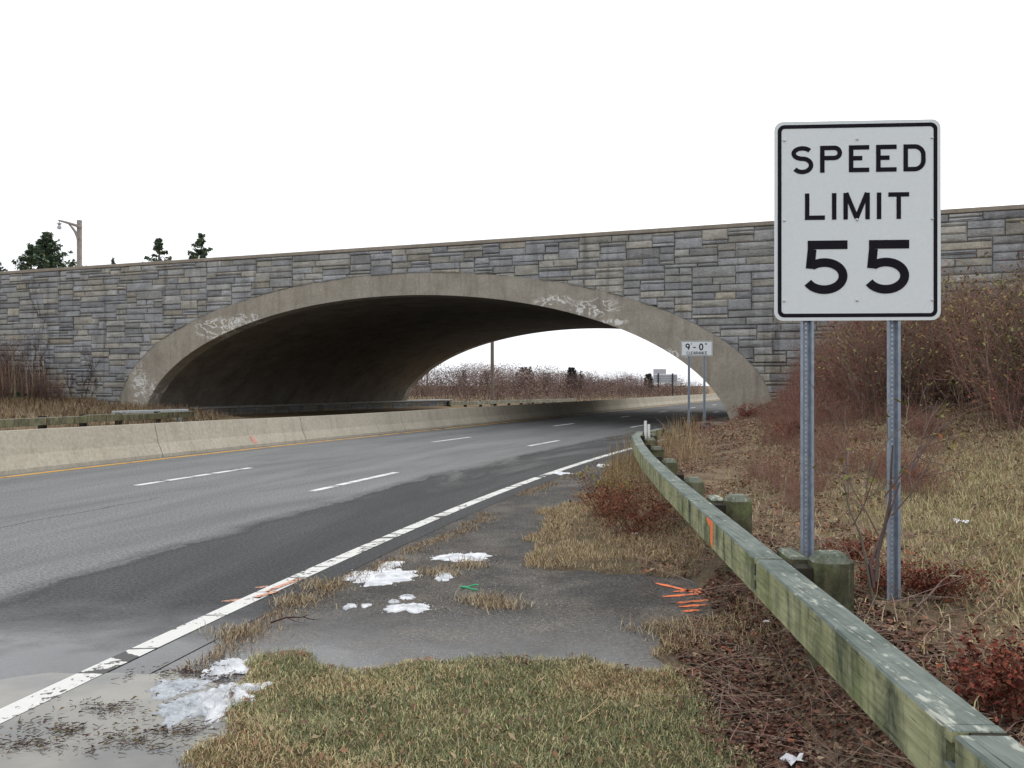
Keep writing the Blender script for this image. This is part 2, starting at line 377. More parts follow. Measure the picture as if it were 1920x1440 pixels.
def ground_z(X, Y, T=None, D=None):
    X = np.atleast_1d(np.asarray(X, float)); Y = np.atleast_1d(np.asarray(Y, float))
    if T is None: T, D = to_td(X, Y)
    z = np.full(len(X), -.03)
    # right-hand verge
    er = np.where(Y < 22, X - rail_x(Y), D - np.interp(Y, [22, 36], [1.25, .65]))
    k = np.interp(Y, [0, 6, 16, 36, 60], [.03, .05, .16, .33, .33]); A = np.interp(Y, [0, 16, 36], [.40, .44, .85]); W = np.interp(Y, [0, 14, 36], [.45, .6, 1.5])
    vz = A * sstep(.04, 1, er / W) + k * np.clip(er - 1.1, 0, 30) + .05 * (fbm(X * .9, Y * .9, 3) - .5) * sstep(.3, 1, er)
    z = np.where(er > .04, np.maximum(z, vz - .03 * (1 - sstep(.04, .3, er))), z)
    # lawn in the foreground
    n1 = (fbm(X * 2.2, Y * 2.2, 9) - .5)
    lawn = sstep(0, .12, np.minimum(np.minimum(X + 1.48 + .7 * n1, 5.52 - Y + .75 * n1 - .05 * X), er * 0 + 9))
    lawn = lawn * (er < .35)
    z = np.maximum(z, -.03 + lawn * (.042 + .02 * (fbm(X * 3, Y * 3, 21) - .5)))
    # soil and grass that has crept over the shoulder beside the rail
    n2 = fbm(X * 1.5, Y * 1.5, 15)
    w = np.interp(Y, [5.4, 6.0, 6.4, 6.7, 7.8, 8.4, 9.5, 11, 13, 15, 18, 22, 24], [.35, .6, .4, -.6, -.6, 1.4, 1.6, 1.4, .85, .65, .5, .5, .5])
    crept = sstep(-.1, .15, (w + er) / 1.0 + (n2 - .5) * .9) * (er < .35) * (er > -2.2) * (Y > 5.4) * (Y < 40)
    z = np.maximum(z, -.03 + crept * .045)
    # left of the far carriageway
    le = -D - np.interp(T, [-40, 10, 25, 40, 400], [17.6, 17.6, 18.6, 21.6, 21.6])
    z = np.where(le > 0, .45 * sstep(0, 5, le) + .05 * np.clip(le - 5, 0, 10) - .03, z)
    z = z - .55 * sstep(62, 80, Y) * sstep(10, 11, -D)
    # cut flat under and behind the bridge
    bx, by = to_bridge(X, Y)
    inn = (by > .3) & (by < LT + 3) & (bx < 0.5) & (bx > -30)
    z = np.where(inn, np.minimum(z, -.03), z)
    return z
def gz(x, y): return float(ground_z([x], [y])[0])

def grid_axis(segs):
    a = []
    for lo, hi, st in segs: a += list(np.arange(lo, hi, st))
    a.append(segs[-1][1]); return np.array(a)
gx = grid_axis([(-900, -200, 70), (-200, -60, 14), (-60, -20, 2), (-20, -3, .8), (-3, 3.2, .08), (3.2, 10, .3), (10, 30, 1), (30, 100, 7), (100, 900, 80)])
gy = grid_axis([(-60, -6, 6), (-6, 2.4, .4), (2.4, 8, .08), (8, 16, .16), (16, 40, .45), (40, 110, 1.6), (110, 300, 10), (300, 1500, 100)])
GX, GY = np.meshgrid(gx, gy); gX = GX.ravel(); gY = GY.ravel()
gT, gD = to_td(gX, gY); gZ = ground_z(gX, gY, gT, gD)
# colours by what grows there
er = np.where(gY < 22, gX - rail_x(gY), gD - 1.25)
nz1 = fbm(gX * .8, gY * .8, 31)[:, None]; nz2 = fbm(gX * 2.5, gY * 2.5, 41)[:, None]
tan = np.array([.33, .26, .16]); litter = np.array([.15, .095, .073]); green = np.array([.15, .15, .075]); dirt = np.array([.105, .085, .065])
g = litter[None] * (1 - nz2) + tan[None] * nz2
hill = (sstep(1.2, 2.2, er) * sstep(14, 9, gY) * sstep(.33, .43, gX / np.maximum(gY, .5)))[:, None]
g = g * (1 - hill) + hill * (tan * .9 * nz1 + np.array([.16, .14, .075]) * (1 - nz1))
lawnm = ((gX > -1.8) & (gX < .95 + .3 * (nz1[:, 0] - .5)) & (gY < 5.6))[:, None]
g = np.where(lawnm, green * nz2 + np.array([.16, .125, .065]) * (1 - nz2), g)
crp = ((er < .35) & (er > -2.2) & (gY > 5.4) & (gY < 30))[:, None]
g = np.where(crp, dirt * (1 - nz2) + tan * .8 * nz2, g)
far = ((gY > 60) | (gD < -16))[:, None]
g = np.where(far, np.array([.25, .19, .12]) * (.7 + .6 * nz1), g)
nx, ny = len(gx), len(gy); ii = np.arange(ny - 1)[:, None] * nx + np.arange(nx - 1)[None, :]
GF = np.stack([ii, ii + 1, ii + nx + 1, ii + nx], -1).reshape(-1, 4)
tag(mesh('ground', np.stack([gX, gY, gZ], 1), GF, M_GROUND, smooth=True, col=g), kind='structure')

# ------------------------------------------------------------------ road, shoulder, markings
def strip(name, t0, t1, d0, d1, z, mat, parent=None, step=1.0, nd=1):
    n = max(2, int((t1 - t0) / step) + 1); t = np.linspace(t0, t1, n)
    V = []; UV = []
    for j in range(nd + 1):
        f = j / nd; a = d0(t) if callable(d0) else np.full(n, float(d0)); b = d1(t) if callable(d1) else np.full(n, float(d1))
        d = a * (1 - f) + b * f; V.append(road(t, d, z)); UV.append(np.stack([d, t], 1))
    V = np.concatenate(V); UV = np.concatenate(UV); F = []
    for j in range(nd):
        i = np.arange(n - 1) + j * n; F.append(np.stack([i, i + n, i + n + 1, i + 1], 1))
    return mesh(name, V, np.concatenate(F), mat, parent, uv=UV)
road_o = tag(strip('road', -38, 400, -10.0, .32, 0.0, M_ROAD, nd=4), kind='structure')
opp = tag(strip('far_carriageway', -38, 400, lambda t: -np.interp(t, [-40, 10, 25, 40, 400], [17.2, 17.2, 18.2, 21.0, 21.0]), -10.004, -.004, M_ROAD, nd=3), kind='structure')
pull = tag(strip('paved_shoulder', -14, 19.5, .31, lambda t: np.interp(t, [-14, 0, 2, 4, 6, 8, 10, 12, 14, 16, 18, 19.5], [3.2, 4.2, 4.15, 3.9, 3.45, 3.0, 2.6, 2.2, 1.9, 1.6, 1.2, .9]), -.004, M_PULL, nd=3, step=.5), kind='structure')
strip('edge_line', -30, 150, -.075, .075, .004, M_WLINE, road_o, .5)
strip('yellow_line', -30, 150, -9.09, -8.92, .004, M_YLINE, road_o)
def dash(x0, y0, x1, y1, d):
    (a, _), (b, _) = [to_td(*px(*p)) for p in ((x0, y0), (x1, y1))]
    strip('lane_dash', float(a[0]), float(b[0]), d - .07, d + .07, .004, M_DASH, road_o, .8)
for q in [(262, 911, 490, 878), (812, 829, 890, 820), (1017, 799, 1063, 794), (1137, 782, 1163, 780), (1215, 772.7, 1231, 771), (1270, 765.2, 1283, 763.8), (1310, 759.6, 1320, 758.6), (1345, 755.2, 1353, 754.4)]: dash(*q, -5.9)
for q in [(577, 921, 745, 886), (977, 836, 1038, 826), (1143, 801, 1183, 796.6), (1243, 784, 1258, 782), (1296, 773, 1310, 771.4)]: dash(*q, -2.78)
strip('lane_dash', -10.6, -7.5, -2.85, -2.71, .004, M_DASH, road_o, .8); strip('lane_dash', -9.0, -5.9, -5.97, -5.83, .004, M_DASH, road_o, .8)

# spray marks: flat painted strokes, children of the surface they are on
def stroke(name, pts, wd, z, mat, parent):
    V = []; F = []
    P = [np.array(p) for p in pts]
    for i, p in enumerate(P):
        d = P[min(i + 1, len(P) - 1)] - P[max(i - 1, 0)]; d = d / (np.linalg.norm(d) + 1e-9); q = np.array([-d[1], d[0]]) * wd / 2
        q = q * (.35 if i in (0, len(P) - 1) else 1) * random.uniform(.7, 1.2)
        V += [(*(p - q), z), (*(p + q), z)]
    for i in range(len(P) - 1): F.append((2 * i, 2 * i + 2, 2 * i + 3, 2 * i + 1))
    return mesh(name, V, F, mat, parent)
def pstroke(pp, wd, z, mat, parent): 
    a = np.array(px(*pp[0])); b = np.array(px(*pp[1])); 
    stroke('paint_stroke', [a + (b - a) * f + np.array([random.uniform(-.008, .008), random.uniform(-.01, .01)]) for f in np.linspace(0, 1, 6)], wd, z, mat, parent)
for pp in [((1230, 1093), (1312, 1112)), ((1262, 1109), (1330, 1103)), ((1242, 1119), (1325, 1112)), ((1268, 1131), (1332, 1124)), ((1272, 1138), (1330, 1133)), ((1280, 1147), (1312, 1143)), ((1300, 1106), (1325, 1118))]:
    pstroke(pp, .055, .0005, M_ORANGE, pull)
for pp, z in [(((500, 1111), (566, 1086)), .009), (((415, 1128), (470, 1122)), .0015), (((480, 1122), (520, 1110)), .0095), (((480, 1102), (505, 1100)), .002)]:
    pstroke(pp, .06, z, M_ORFADE, road_o)

# ------------------------------------------------------------------ concrete median barrier
bar = empty('median_barrier', tuple(road(np.array([15.]), np.array([-9.65]))[0]), 0, 'pale precast concrete barrier running along the yellow line of the road', 'barrier')
bo = np.array(bar.location)
PROF = [(.30, 0), (.30, .075), (.18, .33), (.085, .78), (-.085, .78), (-.18, .33), (-.30, .075), (-.30, 0)]
jt = [-34]
tj = [float(to_td(*px(x, y))[0][0]) for x, y in ((298, 857), (560, 828), (733, 809))]
jt = list(np.arange(tj[0] - 6 * 6.1, tj[0] - 1, 6.1)) + tj
while jt[-1] < 150: jt.append(jt[-1] + 6.1)
for a, b in zip(jt[:-1], jt[1:]):
    t = np.linspace(a + .012, b - .012, 5); V = []; F = []
    for tt in t:
        dz = random.uniform(-.002, .002)
        hz = float(np.interp(tt, [10, 22], [1.0, .89]))
        for (d, z) in PROF: V.append(road(np.array([tt]), np.array([-9.65 + d]), z * hz)[0] - bo)
    n = len(PROF)
    for i in range(len(t) - 1):
        for k in range(n - 1): F.append((i * n + k, i * n + k + 1, (i + 1) * n + k + 1, (i + 1) * n + k))
    F.append(tuple(range(n))); F.append(tuple(range((len(t) - 1) * n, len(t) * n))[::-1])
    mesh('barrier_segment', V, F, M_BARRIER, bar)
q0 = px(478, 838); tq = float(to_td(*q0)[0][0])
V = [tuple(road(np.array([tq + a]), np.array([-9.65 + d + .003]), z)[0] - bo) for a, d, z in ((-.1, .285, .11), (.06, .285, .11), (-.06, .2, .29), (-.16, .2, .29))]
mesh('pink_paint_mark', V, [(0, 1, 2, 3)], M_PINK, bar)

# ------------------------------------------------------------------ the bridge
bridge = empty('stone_arch_bridge', (BP[0], BP[1], 0), BA, 'wide stone-faced arch overpass with concrete arch ring spanning the road', 'bridge')
AC, AI, BI, ZI = -14.5, 14.6, 6.07, -.5          # intrados (local x = -s)
AE, BE, ZE = 16.1, 6.03, .5                     # extrados
ZT = 7.77
def zin(x): return ZI + BI * math.sqrt(max(0, 1 - ((x - AC) / AI) ** 2))
def zex(x):
    q = 1 - ((x - AC) / AE) ** 2
    return ZE + BE * math.sqrt(q) if q > 0 else -1.0
XL, XR = -62.0, 26.0
# backing of the wall, with thickness, arch cut out
def wall_sheet(y0, y1, name):
    xs = sorted(set(list(np.linspace(XL, AC - AE, 16)) + [AC - AE * math.cos(a) for a in np.linspace(0, math.pi, 73)] + list(np.linspace(AC + AE, XR, 16))))
    V = []; F = []
    for x in xs:
        zb = max(zex(x) - .05, -.6) if abs(x - AC) < AE - 1e-6 else -.6
        V += [(x, y0, zb), (x, y0, ZT - .16), (x, y1, ZT - .16), (x, y1, zb)]
    for i in range(len(xs) - 1):
        a = 4 * i; b = a + 4
        for k in range(4): F.append((a + k, b + k, b + (k + 1) % 4, a + (k + 1) % 4))
    F.append((0, 1, 2, 3)); m_ = 4 * (len(xs) - 1); F.append((m_ + 3, m_ + 2, m_ + 1, m_))
    return mesh(name, V, F, M_MORTAR, bridge)
wall_sheet(.045, .55, 'wall_backing'); wall_sheet(LT - .55, LT - .03, 'wall_backing')
def ring(y0, y1):
    n = 72; V = []; F = []
    th0 = math.acos(min(1, (0.0 - ZI) / BI)) 
    for k in range(n + 1):
        a = math.pi * k / n
        xi = AC - AI * math.cos(a); zi_ = ZI + BI * math.sin(a); xe = AC - AE * math.cos(a); ze_ = ZE + BE * math.sin(a)
        V += [(xi, y0, zi_), (xe, y0, ze_), (xe, y1, ze_), (xi, y1, zi_)]
    for i in range(n):
        a = 4 * i; b = a + 4
        for k in range(4): F.append((a + k, a + (k + 1) % 4, b + (k + 1) % 4, b + k))
    # feet down to below the ground
    for a0 in (0, 4 * n):
        b0 = len(V); V += [(V[a0 + j][0], V[a0 + j][1], -.8) for j in range(4)]
        for k in range(4): F.append((a0 + k, b0 + k, b0 + (k + 1) % 4, a0 + (k + 1) % 4))
    return mesh('arch_ring', V, F, M_RING, bridge)
ring(-.035, .75); ring(LT - .75, LT + .035)
# vault between the rings
V = []; F = []; n = 72; ys = np.linspace(.74, LT - .74, 6)
for y in ys:
    for k in range(n + 1):
        a = math.pi * k / n; V.append((AC - (AI + .02) * math.cos(a), y, ZI + (BI + .02) * math.sin(a)))
for j in range(5):
    for k in range(n): b = j * (n + 1) + k; F.append((b, b + 1, b + n + 2, b + n + 1))
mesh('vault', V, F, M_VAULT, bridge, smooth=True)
mb = MB(); mb.box(XL, XR, .55, LT - .55, 6.3, 6.75); mb.build('deck', M_COPING, bridge)
for y in (0, LT):
    s = 1 if y == 0 else -1
    mb = MB(); a, b = sorted((y - s * .09, y + s * .6)); mb.box(XL, XR, a, b, ZT - .16, ZT, .02); mb.build('coping', M_COPING, bridge)
# ledges at the foot of the vault, with stone face on the left
mb = MB(); mb.box(AC - AI - .3, AC - AI + 1.15, -.3, LT + 6, .36, .46, .015); mb.build('ledge_slab', M_LEDGE, bridge)
mb = MB(); mb.box(AC - AI - .3, AC - AI + 1.02, -.2, LT + 5.9, -.3, .36); mb.build('ledge_core', M_MORTAR, bridge)
mb = MB(); mb.box(-1.25, .6, -.5, LT + 1, -.3, .2, .02); mb.build('kerb_ledge', M_COPING, bridge)

# --- random ashlar facing
PAL = [(.235, .25, .275), (.20, .215, .245), (.26, .265, .265), (.29, .27, .225), (.25, .235, .20), (.215, .225, .225), (.30, .265, .20), (.17, .18, .205), (.275, .275, .255)]
PW = [5, 5, 4, 4, 3, 4, 1.2, 2.5, 3]
def clip_poly(P, nx_, nz_, c):
    out = []
    for i in range(len(P)):
        a, b = P[i], P[(i + 1) % len(P)]; da = a[0] * nx_ + a[1] * nz_ - c; db = b[0] * nx_ + b[1] * nz_ - c
        if da >= 0: out.append(a)
        if (da >= 0) != (db >= 0):
            f = da / (da - db); out.append((a[0] + f * (b[0] - a[0]), a[1] + f * (b[1] - a[1])))
    return out
def inset(P, d):
    n = len(P); out = []
    ar = sum(P[i][0] * P[(i + 1) % n][1] - P[(i + 1) % n][0] * P[i][1] for i in range(n))
    if ar < 0: P = P[::-1]
    L = []
    for i in range(n):
        a, b = P[i], P[(i + 1) % n]; ex, ez = b[0] - a[0], b[1] - a[1]; l = math.hypot(ex, ez)
        if l < 1e-4: continue
        nx_, nz_ = -ez / l, ex / l; L.append((nx_, nz_, a[0] * nx_ + a[1] * nz_ + d))
    Q = P
    for (a, b, c) in L:
        Q = clip_poly(Q, a, b, c)
        if len(Q) < 3: return None
    return Q
CW, CH = .098, .14
X0, X1 = -54.0, 25.5; NXc = int((X1 - X0) / CW); Zb = -.1; NZc = int((ZT - .17 - Zb) / CH); CHh = (ZT - .17 - Zb) / NZc
occ = np.zeros((NZc, NXc), bool); stones = []
rs = random.Random(5)
for r_ in range(NZc):
    x = 0
    while x < NXc:
        if occ[r_, x]: x += 1; continue
        fr = 1
        while x + fr < NXc and not occ[r_, x + fr] and fr < 24: fr += 1
        wc = rs.choice([6, 7, 8, 9, 10, 11, 12, 13, 14, 15, 17, 19]); hc = rs.choice([1, 1, 2, 2, 2, 2, 2, 2, 3]) if wc > 8 else rs.choice([1, 2, 2, 2])
        if fr - wc < 5: wc = fr if fr <= 19 else fr // 2
        if hc == 1 and wc < 6: wc = min(fr, 8)
        hc = min(hc, NZc - r_)
        while hc > 1 and occ[r_:r_ + hc, x:x + wc].any(): hc -= 1
        occ[r_:r_ + hc, x:x + wc] = True
        stones.append((X0 + x * CW, X0 + (x + wc) * CW, Zb + r_ * CHh, Zb + (r_ + hc) * CHh)); x += wc
items = []
for (a, b, c, d) in stones:
    P = [(a, c), (b, c), (b, d), (a, d)]
    mx, mz = (a + b) / 2, (c + d) / 2
    # clip against the extrados by the tangent nearest the stone
    best = None
    for k in range(0, 181):
        th = math.pi * k / 180; ex, ez = AC - AE * math.cos(th), ZE + BE * math.sin(th); q = (ex - mx) ** 2 + (ez - mz) ** 2
        if best is None or q < best[0]: best = (q, th, ex, ez)
    q, th, ex, ez = best; nx_, nz_ = -math.cos(th) / AE, math.sin(th) / BE; l = math.hypot(nx_, nz_); nx_ /= l; nz_ /= l
    if mz < ZE and AC - AE < mx < AC + AE: continue
    P = clip_poly(P, nx_, nz_, ex * nx_ + ez * nz_ - .03) if mz > ZE - .3 else P
    if len(P) < 3: continue
    P = inset(P, .0075)
    if not P or len(P) < 3: continue
    ar = abs(sum(P[i][0] * P[(i + 1) % len(P)][1] - P[(i + 1) % len(P)][0] * P[i][1] for i in range(len(P)))) / 2
    if ar < .02: continue
    items.append((P, ar, mx, mz))
def stone_geo(P):
    pr = rs.uniform(.03, .095); Q = inset(P, rs.uniform(.022, .055)); n = len(P)
    cx = sum(p[0] for p in P) / n; cz = sum(p[1] for p in P) / n
    if not Q or len(Q) != n: Q = [(cx + (p[0] - cx) * .86, cz + (p[1] - cz) * .8) for p in P]
    else:
        # same start corner as P
        j = min(range(n), key=lambda k: (Q[k][0] - P[0][0]) ** 2 + (Q[k][1] - P[0][1]) ** 2); Q = Q[j:] + Q[:j]
        ar = sum(P[i][0] * P[(i + 1) % n][1] - P[(i + 1) % n][0] * P[i][1] for i in range(n))
        if ar < 0: Q = [Q[0]] + Q[1:][::-1]
    tl, tr = rs.uniform(-.018, .018), rs.uniform(-.018, .018)
    w_ = max(p[0] for p in P) - min(p[0] for p in P) + 1e-6
    V = [(p[0], .06, p[1]) for p in P] + [(p[0] + rs.uniform(-.004, .004), -pr + .042 + (p[0] - cx) / w_ * tl, p[1] + rs.uniform(-.004, .004)) for p in P]
    V += [(p[0] + rs.uniform(-.012, .012), -pr + (p[0] - cx) / w_ * tl + rs.uniform(-.012, .012), p[1] + rs.uniform(-.008, .008)) for p in Q]
    V.append((cx + rs.uniform(-.2, .2) * w_, -pr - rs.uniform(.0, .03), cz))
    F = []
    for k in range(n):
        j = (k + 1) % n
        F += [(k, j, n + j, n + k), (n + k, n + j, 2 * n + j, 2 * n + k), (2 * n + k, 2 * n + j, 3 * n)]
    c = np.array(rs.choices(PAL, PW)[0]); c = (c * .5 + .5 * np.array([.25, .243, .228])) * rs.uniform(.78, 1.2) * 1.24
    return V, F, c
def vis(it):
    P, ar, mx, mz = it; wx, wy = from_bridge(mx, 0)
    px_ = 960 + 1770 * wx / wy
    behind = (mz < .6 + .12 * max(0, mx)) and mx > 0.5
    seen = -20 < px_ < 1930 and not behind and not (1450 < px_ < 1750 and mz > 4.2)
    return ar / wy ** 2 * (1 if seen else .0001)
items.sort(key=vis, reverse=True)
wall_rest_V = []; wall_rest_F = []; wall_rest_C = []
for k, it in enumerate(items):
    V, F, c = stone_geo(it[0])
    if k < 300: mesh('stone', V, F, M_STONE, bridge, col=np.tile(c, (len(V), 1)))
    else:
        b = len(wall_rest_V); wall_rest_V += V; wall_rest_F += [tuple(i + b for i in f) for f in F]; wall_rest_C += [c] * len(V)
tag(mesh('stone_facing', wall_rest_V, wall_rest_F, M_STONE, bridge, col=np.array(wall_rest_C)), kind='stuff')
# stone blocks of the ledge wall inside the tunnel (left)
y = -.2
while y < LT + 5.8:
    l = random.uniform(1.1, 2.0); z = -.05
    for h_ in (.2, .2):
        mb = MB(); x1 = AC - AI + 1.05 + random.uniform(0, .03)
        mb.box(x1 - .2, x1, y + .012, min(y + l, LT + 5.88) - .012, z + .01, z + h_ - .01, .012)
        o = mb.build('stone', M_STONE, bridge)
        a = o.data.color_attributes.new('Col', 'FLOAT_COLOR', 'POINT'); c = np.ones((len(mb.V), 4), np.float32); c[:, :3] = np.array(random.choice(PAL)) * .9; a.data.foreach_set('color', c.ravel())
        z += h_
    y += l

# embankments that carry the upper road to either side, behind the facing
# ------------------------------------------------------------------ lettering made of strokes
def arc(cx, cz, rx, rz, a0, a1, n=18): return [(cx + rx * math.cos(R(a0 + (a1 - a0) * i / n)), cz + rz * math.sin(R(a0 + (a1 - a0) * i / n))) for i in range(n + 1)]
def glyph(ch, W, t):
    h = t / 2
    if ch == 'S':
        return [arc(W / 2, .725, W / 2 - h, .275 - h, 32, 270, 20) [:-1] + arc(W / 2, .285, W / 2 - h, .725 - .275 + h - .285, 90, -148, 22)]
    if ch == 'E': return [[(h, 0), (h, 1)], [(t, 1 - h), (W, 1 - h)], [(t, .52), (W * .66, .52)], [(t, h), (W, h)]]
    if ch == 'P': return [[(h, 0), (h, 1)], [(t, 1 - h)] + arc(W - .28, .73, .28 - h, .27 - h, 90, -90, 14) + [(t, .46 + h)]]
    if ch == 'R': return glyph('P', W, t) + [[(W * .5, .46), (W - h * .6, 0)]]
    if ch == 'D': return [[(h, 0), (h, 1)], [(t, 1 - h)] + arc(W - .40, .60, .40 - h, .40 - h, 90, 0, 10) + arc(W - .40, .40, .40 - h, .40 - h, 0, -90, 10) + [(t, h)]]
    if ch == 'L': return [[(h, 0), (h, 1)], [(t, h), (W, h)]]
    if ch == 'I': return [[(W / 2, 0), (W / 2, 1)]]
    if ch == 'M': return [[(h, 0), (h, 1)], [(W - h, 0), (W - h, 1)], [(h * 1.2, 1), (W / 2, h * .6)], [(W - h * 1.2, 1), (W / 2, h * .6)]]
    if ch == 'N': return [[(h, 0), (h, 1)], [(W - h, 0), (W - h, 1)], [(h, 1), (W - h, 0)]]
    if ch == 'T': return [[(0, 1 - h), (W, 1 - h)], [(W / 2, 0), (W / 2, 1 - t)]]
    if ch == 'C': return [arc(W / 2, .5, W / 2 - h, .5 - h, 42, 318, 26)]
    if ch == 'A': return [[(h * .6, 0), (W / 2, 1)], [(W - h * .6, 0), (W / 2, 1)], [(W * .25, .28), (W * .75, .28)]]
    if ch == '5':
        return [[(W, 1 - h), (.07, 1 - h)], [(.07 + h, 1 - t), (.035 + h, .475)],
                arc(.47 * W, .335, .53 * W - h, .335 - h, 131, -152, 30)]
    if ch == '0': return [arc(W / 2, .5, W / 2 - h, .5 - h, 0, 360, 28)]
    if ch == '9': return [arc(W / 2, .68, W / 2 - h, .32 - h, 0, 360, 24), arc(W / 2 - .12, .5, W / 2 + .12 - h, .5 - h, 5, -62, 12)]
    if ch == '-': return [[(0, .46), (W, .46)]]
    if ch == "'": return [[(W / 2, .78), (W / 2, 1)]]
    if ch == '"': return [[(W * .2, .72), (W * .2, 1)], [(W * .8, .72), (W * .8, 1)]]
    return []
_ro = [0.0]
def ribbon(mb, pts, t, ox, oz, sc, y):
    P = [np.array(p, float) for p in pts]; V = []; F = []
    _ro[0] = (_ro[0] + .00008) % .0008
    closed = np.linalg.norm(P[0] - P[-1]) < 1e-6
    for i, p in enumerate(P):
        a = P[i - 1] if i > 0 else (P[-2] if closed else None); b = P[i + 1] if i < len(P) - 1 else (P[1] if closed else None)
        d1 = (p - a) / np.linalg.norm(p - a) if a is not None else None; d2 = (b - p) / np.linalg.norm(b - p) if b is not None else None
        if d1 is None: d1 = d2
        if d2 is None: d2 = d1
        n1 = np.array([-d1[1], d1[0]]); n2 = np.array([-d2[1], d2[0]]); m_ = n1 + n2; m_ /= np.linalg.norm(m_); k = t / 2 / max(.4, float(m_ @ n1))
        for s in (1, -1):
            q = p + s * k * m_; V.append((ox + sc * q[0], y - _ro[0], oz + sc * q[1]))
    for i in range(len(P) - 1): F.append((2 * i, 2 * i + 1, 2 * i + 3, 2 * i + 2))
    mb.add(V, F)
def text(s, x0, x1, z0, hgt, t, y, widths, parent, gap=None):
    """word set between x0 and x1, baseline z0"""
    ws = [widths.get(c, .7) for c in s]; tot = sum(ws) * hgt; g_ = (x1 - x0 - tot) / max(1, len(s) - 1); x = x0
    for c, w_ in zip(s, ws):
        mb = MB()
        for st in glyph(c, w_, t): ribbon(mb, st, t, x, z0, hgt, y)
        mb.build('letter' if c.isalpha() else ('digit' if c.isdigit() else 'mark'), M_SIGNB, parent); x += w_ * hgt + g_
def round_rect(w_, h_, r, n=6):
    P = []
    for (cx, cz, a0) in ((w_ / 2 - r, h_ / 2 - r, 0), (-w_ / 2 + r, h_ / 2 - r, 90), (-w_ / 2 + r, -h_ / 2 + r, 180), (w_ / 2 - r, -h_ / 2 + r, 270)):
        P += arc(cx, cz, r, r, a0, a0 + 90, n)
    return P
def plate(name, w_, h_, r, zc, parent, y0=0.0, th=.003, mat=None):
    P = round_rect(w_, h_, r); n = len(P)
    V = [(p[0], y0, p[1] + zc) for p in P] + [(p[0], y0 + th, p[1] + zc) for p in P]
    F = [tuple(range(n))[::-1], tuple(range(n, 2 * n))] + [(k, (k + 1) % n, n + (k + 1) % n, n + k) for k in range(n)]
    return mesh(name, V, F, mat or M_SIGNW, parent)
def border(w_, h_, r, t, zc, y, parent):
    A = round_rect(w_, h_, r); B = round_rect(w_ - 2 * t, h_ - 2 * t, r - t * .8); n = len(A)
    V = [(p[0], y, p[1] + zc) for p in A] + [(p[0], y, p[1] + zc) for p in B]
    return mesh('border', V, [(k, (k + 1) % n, n + (k + 1) % n, n + k)[::-1] for k in range(n)], M_SIGNB, parent)
def uchannel(name, x, y, z0, z1, w_, parent, holes=True):
    h = w_ / 2; d = w_ * .42
    prof = [(-h, 0), (-h * .62, 0), (-h * .36, d), (h * .36, d), (h * .62, 0), (h, 0), (h, .004), (h * .66, .004), (h * .40, d + .004), (-h * .40, d + .004), (-h * .66, .004), (-h, .004)]
    n = len(prof); V = [(x + a, y + b, z) for z in (z0, z1) for a, b in prof]
    F = [(k, (k + 1) % n, n + (k + 1) % n, n + k) for k in range(n)] + [tuple(range(n))[::-1], tuple(range(n, 2 * n))]
    o = mesh(name, V, F, M_GALV, parent)
    if holes:
        mb = MB(); z = z0 + .2
        while z < z1 - .03:
            mb.box(x - .0045, x + .0045, y + d - .0012, y + d + .002, z, z + .009); z += .0254
        tag(mb.build('punched_holes', M_SIGNE, o), kind='stuff')
    return o

# speed limit sign
SY = 5.25
sgn = empty('speed_limit_sign', (1.919, SY, gz(1.9, SY)), R(-4.0), 'large white speed limit 55 sign on two galvanised posts behind the timber rail', 'sign')
b0 = sgn.location.z; zc = 2.535 - b0
plate('sign_plate', .905, 1.112, .048, zc, sgn, 0, .004)
border(.868, 1.075, .036, .021, zc, -.0015, sgn)
HW = {'S': .80, 'P': .80, 'E': .74, 'D': .80, 'L': .74, 'I': .17, 'M': .97, 'T': .76, '5': .80}
HZ = lambda yy: 1.62 + SY * (722 - yy) / 1770 - b0
HX = lambda xx: (xx - 1607) / 1770 * SY
text('SPEED', HX(1486), HX(1732), HZ(323), .150, .165, -.0018, HW, sgn)
text('LIMIT', HX(1511), HX(1702), HZ(411.5), .148, .165, -.0018, HW, sgn)
text('55', HX(1509), HX(1702), HZ(551), .298, .162, -.0018, HW, sgn)
for xx in (1473, 1607, 1744):
    for yy in (261, 412, 563.5):
        mb = MB(); mb.tube([(HX(xx), 0, HZ(yy)), (HX(xx), -.006, HZ(yy)), (HX(xx), -.008, HZ(yy))], [.007, .007, .004], 8); mb.build('bolt', M_SIGNE, sgn)
for xx in (1516, 1675):
    X = HX(xx); wx = 1.919 + X; uchannel('post', X, .006, min(gz(wx, SY) - b0, .6) - .25, zc + .5, .074, sgn)

# clearance sign by the bridge
CY_ = 33.2; cz0 = gz(6.45, CY_)
cs = empty('clearance_sign', (6.50, CY_, cz0), R(-8), 'small white clearance sign on two thin posts before the arch foot', 'sign')
cz = 1.62 + CY_ * (722 - 653.5) / 1770 - cz0; k_ = CY_ / 1770
plate('sign_plate', 58 * k_, 28.5 * k_, .03, cz, cs, 0, .004)
border(56.5 * k_, 27 * k_, .025, .012, cz, -.003, cs)
CWD = {'9': .62, '0': .62, '-': .42, "'": .12, '"': .34, 'C': .7, 'L': .62, 'E': .62, 'A': .78, 'R': .7, 'N': .72}
text("9", -21 * k_, -13 * k_, cz - 3.5 * k_, 13 * k_, .17, -.004, CWD, cs); text("'", -11 * k_, -10 * k_, cz - 1 * k_, 11 * k_, .12, -.004, CWD, cs)
text("-", -7 * k_, -2 * k_, cz - 3.5 * k_, 12 * k_, .17, -.004, CWD, cs); text("0", 4 * k_, 12 * k_, cz - 3.5 * k_, 13 * k_, .17, -.004, CWD, cs); text('"', 15 * k_, 19 * k_, cz - 1 * k_, 11 * k_, .12, -.004, CWD, cs)
